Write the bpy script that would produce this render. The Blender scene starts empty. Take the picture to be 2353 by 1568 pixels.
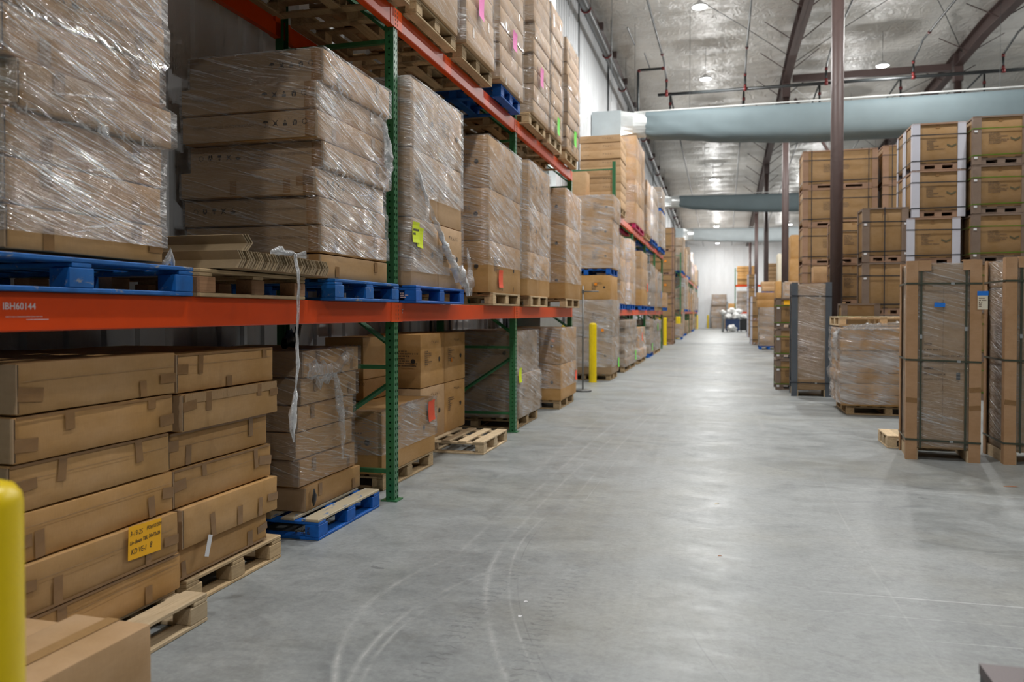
import bpy, bmesh, math, random
from mathutils import Vector, Matrix, noise as MN
R = math.radians
sc = bpy.context.scene
COL = sc.collection
rnd = random.Random(7)

# ------------------------------------------------------------------ camera, world, exposure
cd = bpy.data.cameras.new('camera')
cam = bpy.data.objects.new('camera', cd); COL.objects.link(cam)
cam.location = (0, 0, 1.52)
cam.rotation_euler = (R(90 - 1.0), 0, R(15.09))
cd.sensor_width = 36; cd.lens = 36 * 1810 / 2353
cd.shift_y = -33.4 / 2353
cd.clip_end = 300; cd.clip_start = 0.05
cd.dof.use_dof = True; cd.dof.focus_distance = 5.2; cd.dof.aperture_fstop = 2.2
sc.camera = cam
w = bpy.data.worlds.new('world'); sc.world = w; w.use_nodes = True
w.node_tree.nodes['Background'].inputs[0].default_value = (0.9, 0.95, 1.0, 1)
w.node_tree.nodes['Background'].inputs[1].default_value = 0.0
vs = sc.view_settings
vs.view_transform = 'Standard'; vs.look = 'None'; vs.gamma = 1.0; vs.use_curve_mapping = False
vs.exposure = -0.2
LAMP_W = 300.0          # downward flood of each high bay lamp
CEILING_FILL_W = 110.0          # point light added under each lamp to brighten the ceiling
try:
    sc.cycles.transparent_max_bounces = 12; sc.cycles.max_bounces = 5; sc.cycles.use_adaptive_sampling = True; sc.cycles.adaptive_threshold = 0.06; sc.cycles.adaptive_min_samples = 12
    sc.cycles.diffuse_bounces = 2; sc.cycles.glossy_bounces = 2
    sc.cycles.use_denoising = True; sc.cycles.sample_clamp_indirect = 6
except Exception:
    pass

# ------------------------------------------------------------------ node helpers
class NT:
    def __init__(s, name):
        s.m = bpy.data.materials.new(name); s.m.use_nodes = True
        s.t = s.m.node_tree; s.t.nodes.clear()
        s.out = s.n('ShaderNodeOutputMaterial')
    def n(s, typ, **kw):
        nd = s.t.nodes.new(typ)
        for k, v in kw.items(): setattr(nd, k, v)
        return nd
    def put(s, sock, v):
        if v is None: return
        if isinstance(v, bpy.types.NodeSocket): s.t.links.new(v, sock)
        elif isinstance(v, (tuple, list)):
            v = tuple(v)
            if sock.type == 'RGBA' and len(v) == 3: v = v + (1,)
            sock.default_value = v
        else: sock.default_value = v
    def math(s, op, a, b=None, c=None, clamp=False):
        nd = s.n('ShaderNodeMath', operation=op, use_clamp=clamp)
        s.put(nd.inputs[0], a); s.put(nd.inputs[1], b)
        if c is not None: s.put(nd.inputs[2], c)
        return nd.outputs[0]
    def coord(s, which='Object'):
        return s.n('ShaderNodeTexCoord').outputs[which]
    def mapping(s, vec, scale=(1, 1, 1), loc=(0, 0, 0), rot=(0, 0, 0)):
        nd = s.n('ShaderNodeMapping'); s.put(nd.inputs[0], vec)
        nd.inputs['Location'].default_value = loc; nd.inputs['Rotation'].default_value = rot
        nd.inputs['Scale'].default_value = scale
        return nd.outputs[0]
    def noise(s, vec, scale=5, detail=3, rough=0.5, dist=0):
        nd = s.n('ShaderNodeTexNoise'); s.put(nd.inputs['Vector'], vec)
        nd.inputs['Scale'].default_value = scale; nd.inputs['Detail'].default_value = detail
        nd.inputs['Roughness'].default_value = rough; nd.inputs['Distortion'].default_value = dist
        return nd.outputs[0]
    def ramp(s, fac, stops):
        nd = s.n('ShaderNodeValToRGB'); s.put(nd.inputs[0], fac)
        cr = nd.color_ramp
        while len(cr.elements) < len(stops): cr.elements.new(0.5)
        for e, (p, c) in zip(cr.elements, stops):
            e.position = p
            if isinstance(c, (int, float)): c = (c, c, c)
            e.color = tuple(c) + (1,)
        return nd.outputs[0]
    def mix(s, fac, a, b, mode='MIX'):
        nd = s.n('ShaderNodeMix', data_type='RGBA', blend_type=mode)
        s.put(nd.inputs[0], fac); s.put(nd.inputs[6], a); s.put(nd.inputs[7], b)
        return nd.outputs[2]
    def mapr(s, v, a, b, c, d):
        nd = s.n('ShaderNodeMapRange'); s.put(nd.inputs[0], v)
        for i, x in enumerate((a, b, c, d)): nd.inputs[i + 1].default_value = x
        return nd.outputs[0]
    def bump(s, h, strength=0.3, dist=0.01):
        nd = s.n('ShaderNodeBump'); s.put(nd.inputs['Height'], h)
        nd.inputs['Strength'].default_value = strength; nd.inputs['Distance'].default_value = dist
        return nd.outputs[0]
    def bsdf(s, color, rough=0.5, metal=0.0, normal=None, spec=0.5, coat=0.0):
        nd = s.n('ShaderNodeBsdfPrincipled')
        s.put(nd.inputs['Base Color'], color); s.put(nd.inputs['Roughness'], rough)
        s.put(nd.inputs['Metallic'], metal); s.put(nd.inputs['Normal'], normal)
        s.put(nd.inputs['Specular IOR Level'], spec); s.put(nd.inputs['Coat Weight'], coat)
        return nd.outputs[0]
    def done(s, shader):
        s.t.links.new(shader, s.out.inputs[0]); return s.m

def simple(name, col, rough=0.5, metal=0.0, var=0.12, scale=6, bump=0.0, stretch=(1, 1, 1), spec=0.5, objvar=0.0):
    t = NT(name)
    v = t.mapping(t.coord(), stretch)
    n = t.noise(v, scale, 4, 0.6)
    k = t.mapr(n, 0.25, 0.75, 1 - var, 1 + var)
    if objvar:
        r = t.n('ShaderNodeObjectInfo').outputs['Random']
        k = t.math('MULTIPLY', k, t.mapr(r, 0, 1, 1 - objvar, 1 + objvar))
    c = t.n('ShaderNodeVectorMath', operation='SCALE'); c.inputs[0].default_value = col; t.put(c.inputs['Scale'], k)
    nm = t.bump(n, bump, 0.004) if bump else None
    return t.done(t.bsdf(c.outputs[0], rough, metal, nm, spec))

def cardboard(name, col, grime=0.12):
    t = NT(name)
    co = t.coord()
    n1 = t.noise(t.mapping(co, (1.3, 1.3, 2.0)), 2.2, 4, 0.6)
    n2 = t.noise(t.mapping(co, (60, 60, 8)), 3.0, 2, 0.6)
    n3 = t.noise(t.mapping(co, (3, 3, 14)), 4.0, 5, 0.65, 0.5)
    r = t.n('ShaderNodeObjectInfo').outputs['Random']
    k = t.math('MULTIPLY', t.mapr(n1, 0.3, 0.7, 1 - grime, 1 + grime * .7), t.mapr(n2, 0.2, 0.8, 0.95, 1.05))
    k = t.math('MULTIPLY', k, t.mapr(n3, 0.35, 0.75, 1.03, 0.94))
    k = t.math('MULTIPLY', k, t.mapr(r, 0, 1, 0.9, 1.1))
    c = t.n('ShaderNodeVectorMath', operation='SCALE'); c.inputs[0].default_value = col; t.put(c.inputs['Scale'], k)
    hs = t.n('ShaderNodeHueSaturation'); t.put(hs.inputs['Color'], c.outputs[0])
    t.put(hs.inputs['Saturation'], t.mapr(n1, 0.2, 0.8, 1.08, 0.9))
    b = t.bump(t.math('ADD', n2, t.math('MULTIPLY', n1, 3.0)), 0.12, 0.003)
    return t.done(t.bsdf(hs.outputs[0], 0.62, 0, b, 0.35))

def wood(name, c1, c2, rough=0.75):
    t = NT(name)
    co = t.coord('Generated'); r = t.n('ShaderNodeObjectInfo').outputs['Random']
    oc = t.coord()
    add = t.n('ShaderNodeVectorMath', operation='ADD'); t.put(add.inputs[0], oc)
    cb = t.n('ShaderNodeCombineXYZ'); t.put(cb.inputs[0], t.math('MULTIPLY', r, 37.0)); t.put(cb.inputs[2], t.math('MULTIPLY', r, 11.0)); t.put(add.inputs[1], cb.outputs[0])
    n = t.noise(t.mapping(add.outputs[0], (34, 2.2, 34)), 1.5, 5, 0.65, 1.2)
    n2 = t.noise(add.outputs[0], 5, 4, 0.6)
    c = t.ramp(n, [(0.25, c2), (0.5, c1), (0.8, tuple(min(1, x * 1.15) for x in c1))])
    k = t.math('MULTIPLY', t.mapr(r, 0, 1, 0.75, 1.15), t.mapr(n2, 0.3, 0.7, 0.85, 1.1))
    v = t.n('ShaderNodeVectorMath', operation='SCALE'); t.put(v.inputs[0], c); t.put(v.inputs['Scale'], k)
    return t.done(t.bsdf(v.outputs[0], rough, 0, t.bump(n, 0.25, 0.003), 0.25))

def worn_paint(name, paint, under, amount):
    t = NT(name)
    co = t.coord()
    r = t.n('ShaderNodeObjectInfo').outputs['Random']
    add = t.n('ShaderNodeVectorMath', operation='ADD'); t.put(add.inputs[0], co)
    cb = t.n('ShaderNodeCombineXYZ'); t.put(cb.inputs[0], t.math('MULTIPLY', r, 23.0)); t.put(add.inputs[1], cb.outputs[0])
    n = t.noise(t.mapping(add.outputs[0], (9, 3, 9)), 2.2, 6, 0.7, 0.6)
    n2 = t.noise(add.outputs[0], 9, 3, 0.6)
    m = t.ramp(n, [(max(0, 1 - amount - 0.05), 0.0), (min(1, 1 - amount + 0.05), 1.0)])
    k = t.mapr(n2, 0.3, 0.7, 0.7, 1.15)
    v = t.n('ShaderNodeVectorMath', operation='SCALE'); v.inputs[0].default_value = paint; t.put(v.inputs['Scale'], k)
    c = t.mix(m, v.outputs[0], under)
    return t.done(t.bsdf(c, 0.6, 0, t.bump(n, 0.2, 0.003), 0.35))

def film_mat(name, dens=0.2, streak=0.55, fine=70.0, tilt=1.0, glint=1.0):
    """stretch film: clear glossy sheet with thin diagonal stretch lines and a few milky folds"""
    t = NT(name)
    uv = t.coord('UV')
    r = t.n('ShaderNodeObjectInfo').outputs['Random']
    add = t.n('ShaderNodeVectorMath', operation='ADD'); t.put(add.inputs[0], uv)
    cb = t.n('ShaderNodeCombineXYZ'); t.put(cb.inputs[0], t.math('MULTIPLY', r, 19.0)); t.put(cb.inputs[1], t.math('MULTIPLY', r, 7.0)); t.put(add.inputs[1], cb.outputs[0])
    uv = add.outputs[0]
    def rot(deg, sx, sy):          # rotate first, then stretch, so that lines run at the angle
        return t.mapping(t.mapping(uv, (1, 1, 1), rot=(0, 0, R(deg))), (sx, sy, 1))
    warp = t.noise(t.mapping(uv, (1.5, 1.5, 1)), 1.6, 2, 0.6)
    a = t.noise(rot(9 * tilt, 1.6, fine), 1.0, 2, 0.65, 0.15)
    b = t.noise(rot(17 * tilt, 1.1, fine * .55), 1.0, 3, 0.65, 0.25)
    c = t.noise(rot(-10, 2.4, fine * .7), 1.0, 2, 0.6, 0.15)
    d = t.noise(rot(13 * tilt, .7, fine * .10), 1.0, 3, 0.6, 0.35)
    fl = t.noise(rot(12 * tilt, 14, fine * 1.3), 1.0, 1, 0.6, 0.6)
    s1 = t.ramp(a, [(0.53, 0), (0.64, 1)]); s2 = t.ramp(b, [(0.555, 0), (0.63, 1)]); s3 = t.ramp(c, [(0.60, 0), (0.68, 1)])
    fold = t.ramp(d, [(0.50, 0), (0.72, 1)])
    ss = t.math('MAXIMUM', t.math('MULTIPLY', s1, 0.55), t.math('MAXIMUM', s2, t.math('MULTIPLY', s3, 0.45)))
    ss = t.math('MULTIPLY', ss, t.mapr(warp, 0.3, 0.65, 0.25, 1.05))
    milk = t.math('MULTIPLY', t.math('ADD', t.math('MULTIPLY', fold, 1.5), t.mapr(warp, 0.35, 0.7, 0.1, 1.2)), dens)
    fac = t.math('ADD', t.math('MULTIPLY', ss, streak), milk, clamp=True)
    hgt = t.math('ADD', t.math('ADD', t.math('MULTIPLY', b, 1.0), t.math('MULTIPLY', a, 0.8)), t.math('ADD', t.math('MULTIPLY', d, 2.2), t.math('MULTIPLY', fl, 0.35)))
    nm = t.bump(hgt, 1.0, 0.016)
    tr = t.n('ShaderNodeBsdfTransparent'); tr.inputs[0].default_value = (0.97, 0.97, 0.97, 1)
    df = t.bsdf((0.80, 0.81, 0.83), 0.4, 0, nm, 0.5)
    mx = t.n('ShaderNodeMixShader'); t.put(mx.inputs[0], fac); t.t.links.new(tr.outputs[0], mx.inputs[1]); t.t.links.new(df, mx.inputs[2])
    gl = t.n('ShaderNodeBsdfGlossy'); gl.inputs['Roughness'].default_value = 0.10; gl.inputs['Color'].default_value = (1, 1, 1, 1); t.put(gl.inputs['Normal'], nm)
    mx2 = t.n('ShaderNodeMixShader'); t.put(mx2.inputs[0], t.math('MULTIPLY', t.math('ADD', 0.07, t.math('MULTIPLY', ss, 0.26)), glint, clamp=True))
    t.t.links.new(mx.outputs[0], mx2.inputs[1]); t.t.links.new(gl.outputs[0], mx2.inputs[2])
    return t.done(mx2.outputs[0])

def emit(name, col, s):
    t = NT(name); e = t.n('ShaderNodeEmission'); e.inputs[0].default_value = tuple(col) + (1,); e.inputs[1].default_value = s
    return t.done(e.outputs[0])

def floor_mat():
    t = NT('polished_concrete')
    co = t.coord()
    sp = t.n('ShaderNodeSeparateXYZ'); t.put(sp.inputs[0], co); X, Y = sp.outputs[0], sp.outputs[1]
    n1 = t.noise(co, 0.5, 6, 0.65, 0.5)
    n2 = t.noise(t.mapping(co, (0.9, 1.5, 1), rot=(0, 0, R(12))), 1.7, 9, 0.74, 0.7)
    n3 = t.noise(co, 30, 5, 0.75)
    n4 = t.noise(t.mapping(co, (3.5, 0.6, 1)), 1.9, 7, 0.75, 0.4)
    n5 = t.noise(t.mapping(co, (1.0, 1.0, 1), loc=(5, 1, 0)), 5.5, 7, 0.72, 0.8)
    sm = t.noise(t.mapping(co, (1.0, 1.6, 1), loc=(3, 9, 0)), 1.1, 8, 0.68, 1.0)
    col = t.ramp(n1, [(0.28, (0.195, 0.212, 0.218)), (0.5, (0.265, 0.283, 0.285)), (0.72, (0.325, 0.336, 0.33))])
    col = t.mix(t.mapr(n2, 0.36, 0.64, 0.0, 0.75), col, (0.37, 0.388, 0.388))
    col = t.mix(t.ramp(n5, [(0.5, 0), (0.68, .5)]), col, (0.20, 0.21, 0.215))
    yel = t.ramp(t.noise(t.mapping(co, loc=(7, 2, 0)), 0.55, 5, 0.65), [(0.48, 0), (0.7, 1)])
    col = t.mix(t.math('MULTIPLY', yel, 0.32), col, (0.32, 0.295, 0.21))
    dk = t.ramp(sm, [(0.57, 0), (0.72, 1)])
    col = t.mix(t.math('MULTIPLY', dk, 0.5), col, (0.11, 0.125, 0.14))
    lane = t.ramp(t.math('ABSOLUTE', t.math('SUBTRACT', X, t.math('ADD', -0.45, t.math('MULTIPLY', t.math('SUBTRACT', n1, .5), 1.2)))), [(0.15, 1), (1.0, 0)])
    col = t.mix(t.math('MULTIPLY', lane, t.mapr(n4, 0.4, 0.65, 0.0, 0.35)), col, (0.40, 0.425, 0.43))
    # tyre scuffs: pale curved bands with a soft broken edge
    def band(x0, k, y0, wid, ya, yb, strength, colr, col):
        dy = t.math('SUBTRACT', Y, y0)
        xc = t.math('ADD', x0, t.math('MULTIPLY', t.math('MULTIPLY', dy, dy), k))
        d = t.math('ABSOLUTE', t.math('SUBTRACT', X, xc))
        m = t.math('SUBTRACT', 1.0, t.math('DIVIDE', d, wid), clamp=True)
        m = t.math('POWER', m, 1.2)
        gate = t.math('MULTIPLY', t.mapr(Y, ya, ya + .6, 0, 1), t.mapr(Y, yb - 1.2, yb, 1, 0))
        br = t.math('MULTIPLY', t.mapr(n4, 0.40, 0.60, 0.1, 1.0), t.mapr(n5, 0.35, 0.6, .35, 1))
        m = t.math('MULTIPLY', t.math('MULTIPLY', m, gate), t.math('MULTIPLY', br, strength))
        return t.mix(m, col, colr)
    pale = (0.56, 0.57, 0.56); dark = (0.13, 0.14, 0.145)
    for a in ((-1.785, 0.28, 3.85, 0.030, 1.5, 5.0, 0.85, pale), (-1.555, 0.25, 3.45, 0.026, 1.5, 4.9, 0.8, pale), (-1.50, 0.25, 3.45, 0.018, 1.5, 4.7, 0.7, pale), (-1.62, .004, 5.6, .03, 4.4, 7.5, .5, pale),
              (-1.40, 0.124, 5.2, 0.028, 1.5, 5.8, 0.8, pale), (-1.30, 0.124, 5.3, 0.014, 1.5, 6.2, 0.6, pale), (-1.25, 0.124, 5.3, 0.007, 1.5, 6.2, 0.5, dark), (-1.55, 0.004, 5.5, 0.03, 5.2, 11.5, 0.6, pale),
              (-1.40, 0.006, 5.5, 0.02, 5.0, 13.5, 0.5, pale), (-1.18, 0.004, 6, 0.02, 5.6, 14, 0.45, pale), (-1.08, 0.003, 6, 0.006, 5.6, 9, 0.6, pale), (-1.75, 0.003, 8, 0.03, 7, 26, 0.3, pale), (-1.62, 0.002, 6.0, 0.16, 4.9, 7.8, 0.42, dark), (-1.25, 0.002, 6.2, 0.10, 5.4, 8.2, 0.3, dark),
              (-0.9, -0.002, 9, 0.07, 7, 40, 0.20, pale), (0.5, -0.002, 9, 0.08, 8, 40, 0.20, pale), (-0.30, 0.13, 4.9, 0.008, 1.5, 5.2, 0.5, dark), (-0.22, 0.13, 4.9, 0.006, 1.5, 5.2, 0.4, dark), (0.15, .02, 4, 0.010, 2, 7, 0.16, dark), (0.85, .01, 6, 0.012, 3, 9, 0.25, pale)):
        col = band(*a, col)
    # cross scratches
    for (y0, sl, wid, xa, st) in ((4.55, 0.02, 0.012, 0.4, 0.75), (3.95, 0.05, 0.006, 0.7, 0.6), (4.25, .03, .005, .1, .5), (5.55, 0.01, 0.008, 1.1, 0.4), (7.4, -0.04, 0.02, 0.3, 0.35), (3.3, .06, .006, .9, .5)):
        d = t.math('ABSOLUTE', t.math('SUBTRACT', Y, t.math('ADD', y0, t.math('MULTIPLY', X, sl))))
        m = t.math('SUBTRACT', 1.0, t.math('DIVIDE', d, wid), clamp=True)
        m = t.math('MULTIPLY', t.math('MULTIPLY', m, t.mapr(X, xa, xa + .5, 0, 1)), st)
        col = t.mix(m, col, (0.55, 0.57, 0.57))
    # tread prints in two tracks
    wv = t.n('ShaderNodeTexWave', wave_type='BANDS', bands_direction='Y'); t.put(wv.inputs['Vector'], co); wv.inputs['Scale'].default_value = 5.2; wv.inputs['Distortion'].default_value = 5.0; wv.inputs['Detail'].default_value = 2; wv.inputs['Detail Scale'].default_value = 3.0
    for (xt, kt, yt) in ((-1.22, .05, 3.6), (-0.86, .10, 3.9)):
        dy = t.math('SUBTRACT', Y, yt); d = t.math('ABSOLUTE', t.math('SUBTRACT', X, t.math('ADD', xt, t.math('MULTIPLY', t.math('MULTIPLY', dy, dy), kt))))
        m = t.math('MULTIPLY', t.math('LESS_THAN', d, 0.055), t.ramp(wv.outputs[1], [(0.80, 0), (0.92, 1)]))
        m = t.math('MULTIPLY', m, t.math('MULTIPLY', t.mapr(Y, 4.3, 5.0, .4, 0), t.mapr(n5, .35, .6, .2, 1)))
        col = t.mix(m, col, (0.11, 0.12, 0.125))
    # small dark ticks
    tk = t.noise(t.mapping(co, (7, 22, 1), rot=(0, 0, R(-25))), 1.0, 2, 0.5, 0.8)
    area = t.ramp(t.noise(co, 0.6, 2), [(0.5, 0), (0.62, 1)])
    col = t.mix(t.math('MULTIPLY', t.math('MULTIPLY', t.ramp(tk, [(0.7, 0), (0.74, 1)]), area), 0.5), col, (0.1, 0.105, 0.11))
    n6 = t.noise(t.mapping(co, (1, 1.4, 1)), 13, 6, 0.75, 0.6)
    k = t.math('MULTIPLY', t.mapr(n3, 0.25, 0.75, 0.84, 1.14), t.mapr(n6, 0.3, 0.7, 0.90, 1.09))
    v = t.n('ShaderNodeVectorMath', operation='SCALE'); t.put(v.inputs[0], col); t.put(v.inputs['Scale'], k)
    ro = t.mapr(n2, 0.35, 0.65, 0.34, 0.54)
    return t.done(t.bsdf(v.outputs[0], ro, 0, t.bump(t.math('ADD', n3, t.math('MULTIPLY', n2, 3)), 0.10, 0.003), 0.42))

def insulation_mat():
    t = NT('white_roof_insulation')
    co = t.coord()
    n = t.noise(t.mapping(co, (1, .5, 1)), 0.55, 5, 0.65, 0.4)
    wv = t.noise(t.mapping(co, (1.6, 1.0, 1)), 2.2, 4, 0.6, 1.5)
    wv2 = t.noise(t.mapping(co, (0.7, 3.2, 1)), 2.5, 3, 0.55, 0.8)
    c = t.ramp(n, [(0.25, (0.56, 0.52, 0.46)), (0.5, (0.68, 0.66, 0.62)), (0.75, (0.75, 0.735, 0.705))])
    h = t.math('ADD', t.math('MULTIPLY', wv, 1.5), wv2)
    return t.done(t.bsdf(c, 0.30, 0, t.bump(h, 0.8, 0.05), 0.5))

def wall_mat(name, c=(0.80, 0.82, 0.84)):
    t = NT(name)
    co = t.coord()
    n = t.noise(t.mapping(co, (1.2, 1.2, .4)), 1.0, 4, 0.6)
    n2 = t.noise(t.mapping(co, (5, 5, .9)), 1.6, 4, 0.6, 0.5)
    k = t.mapr(n, 0.3, 0.7, 0.92, 1.05)
    v = t.n('ShaderNodeVectorMath', operation='SCALE'); v.inputs[0].default_value = c; t.put(v.inputs['Scale'], k)
    return t.done(t.bsdf(v.outputs[0], 0.38, 0, t.bump(n2, 0.35, 0.02), 0.5))

TAN = (0.525, 0.288, 0.098)
M = dict(
    card=cardboard('cardboard', TAN), card_b=cardboard('warm_cardboard', (0.475, 0.27, 0.10)), card_l=cardboard('pale_cardboard', (0.57, 0.358, 0.185)),
    card_d=cardboard('grey_brown_cardboard', (0.36, 0.24, 0.135)), crate=cardboard('crate_cardboard', (0.33, 0.195, 0.082)),
    post_b=cardboard('brown_corner_board', (0.34, 0.20, 0.125)), post_g=cardboard('grey_brown_corner_board', (0.23, 0.165, 0.125)), post_t=cardboard('tan_corner_board', (0.46, 0.27, 0.14)),
    post_w=simple('white_corner_board', (0.58, 0.58, 0.65), 0.5, 0, 0.04), post_k=simple('slate_corner_board', (0.09, 0.105, 0.125), 0.5),
    inner=cardboard('kraft_board', (0.34, 0.25, 0.145)),
    wood=wood('pallet_wood', (0.56, 0.40, 0.225), (0.38, 0.25, 0.13)), wood_o=wood('reddish_pallet_wood', (0.44, 0.24, 0.125), (0.30, 0.155, 0.08)),
    wood_p=wood('pale_pallet_wood', (0.68, 0.52, 0.33), (0.52, 0.37, 0.21)),
    blue=worn_paint('blue_pallet_paint', (0.008, 0.135, 0.46), (0.40, 0.36, 0.25), 0.36), blue_n=worn_paint('fresh_blue_pallet_paint', (0.006, 0.12, 0.50), (0.1, 0.2, 0.4), 0.3),
    blue_d=worn_paint('scuffed_blue_deck', (0.03, 0.16, 0.42), (0.50, 0.42, 0.29), 0.62), mag=simple('magenta_pallet_paint', (0.5, 0.01, 0.11), 0.5),
    tape=simple('brown_packing_tape', (0.285, 0.155, 0.062), 0.27, 0, 0.14, 14, 0.2, (1, 1, 5)), tape_c=simple('clear_packing_tape', (0.43, 0.255, 0.11), 0.16, 0, 0.14, 30, 1.0, (5, 1, 1), 0.5),
    ink=simple('black_print', (0.045, 0.035, 0.028), 0.6), ink_f=simple('faded_print', (0.16, 0.10, 0.055), 0.6), ink_r=simple('red_print', (0.38, 0.09, 0.05), 0.6),
    mark=simple('olive_grey_mark', (0.10, 0.085, 0.04), 0.6), seam=simple('carton_seam_shadow', (0.10, 0.06, 0.03), 0.8),
    orange=simple('orange_rack_paint', (0.74, 0.066, 0.004), 0.33, 0, 0.06, 3, spec=0.32), orange_c=simple('orange_connector_paint', (0.80, 0.085, 0.006), 0.36, 0, 0.06, 3, spec=0.32),
    green=simple('green_rack_paint', (0.032, 0.165, 0.062), 0.34, 0, 0.12, 5), yellow=simple('yellow_bollard_sleeve', (0.86, 0.62, 0.004), 0.36, 0, 0.06, 7, 0.05),
    brown=simple('brown_steel_primer', (0.088, 0.056, 0.051), 0.5, 0, 0.10, 3), steel=simple('galvanised_steel', (0.42, 0.45, 0.46), 0.38, 0.55, 0.10, 3),
    pipe=simple('black_steel_pipe', (0.022, 0.025, 0.026), 0.4, 0.2, 0.15, 3), gpipe=simple('grey_steel_pipe', (0.085, 0.092, 0.095), 0.36, 0.15, 0.2, 2), red=simple('red_pipe_fitting', (0.15, 0.012, 0.012), 0.45),
    duct=simple('grey_green_duct_fabric', (0.145, 0.19, 0.205), 0.7, 0, 0.06, 2), duct_p=simple('lightened_duct_fabric', (0.50, 0.555, 0.575), 0.55, 0, 0.06, 2), ductm=simple('duct_sheet_metal', (0.52, 0.58, 0.60), 0.30, 0.45, 0.08, 2),
    duct_r=simple('silver_duct_collar', (0.75, 0.78, 0.78), 0.25, 0.5, 0.06, 5), hole=simple('vent_hole', (0.02, 0.02, 0.02), 0.8), cable=simple('pale_cable', (0.7, 0.7, 0.68), 0.5),
    dark=simple('dark_plastic', (0.018, 0.019, 0.022), 0.4), dgrey=simple('dark_grey_metal', (0.10, 0.105, 0.11), 0.4, 0.3), rod=simple('grey_rod', (0.17, 0.17, 0.165), 0.4, 0.4),
    strap_k=simple('dark_blue_strap', (0.018, 0.024, 0.034), 0.35), strap_g=simple('green_strap', (0.10, 0.20, 0.012), 0.35), strap_o=simple('olive_strap', (0.055, 0.062, 0.040), 0.4),
    n_orange=simple('orange_paper', (1.0, 0.50, 0.006), 0.6, 0, 0.02), n_yellow=simple('yellow_paper', (0.78, 0.92, 0.0), 0.6, 0, 0.02), n_pink=simple('pink_paper', (0.92, 0.16, 0.52), 0.6, 0, 0.02),
    n_green=simple('green_paper', (0.16, 0.85, 0.05), 0.6, 0, 0.02), n_red=simple('red_orange_paper', (0.95, 0.10, 0.03), 0.6, 0, 0.02), n_white=simple('white_paper', (0.78, 0.78, 0.80), 0.6, 0, 0.02),
    n_cream=simple('cream_paper', (0.78, 0.71, 0.56), 0.6, 0, 0.02), n_blue=simple('blue_masking_tape', (0.012, 0.20, 0.75), 0.5, 0, 0.04), n_dot=simple('orange_dot', (0.95, 0.28, 0.005), 0.5, 0, 0.02),
    white_ink=simple('white_print', (0.75, 0.62, 0.62), 0.5), wsteel=simple('white_sheet', (0.78, 0.79, 0.79), 0.4), bag=simple('white_bag_plastic', (0.72, 0.72, 0.70), 0.4, 0, 0.1, 4, 0.5),
    bin_b=simple('navy_bin_plastic', (0.02, 0.05, 0.14), 0.4), green_ink=simple('green_chalk', (0.10, 0.30, 0.14), 0.7), maroon=simple('brown_painted_sheet', (0.085, 0.056, 0.058), 0.4, 0.2, 0.06, 3),
    debris=simple('debris_paper', (0.45, 0.2, 0.1), 0.7),
    film=film_mat('stretch_film', 0.10, 0.52, 95), film_h=film_mat('heavy_stretch_film', 0.19, 0.52, 95), film_l=film_mat('light_stretch_film', 0.05, 0.38, 95), film_s=film_mat('milky_stretch_film', 0.30, 0.50, 90),
    film_k=film_mat('glossy_stretch_film', 0.15, 0.76, 100.0, 1.25, 1.9), film_w=film_mat('bunched_film', 0.66, 0.45, 40.0),
    lens=emit('lamp_lens', (0.93, 0.97, 1.0), 26.0), insul=insulation_mat(), wallm=wall_mat('white_wall_liner'), wallf=wall_mat('white_end_wall_liner', (0.88, 0.90, 0.92)), floor=floor_mat(),
)

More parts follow.
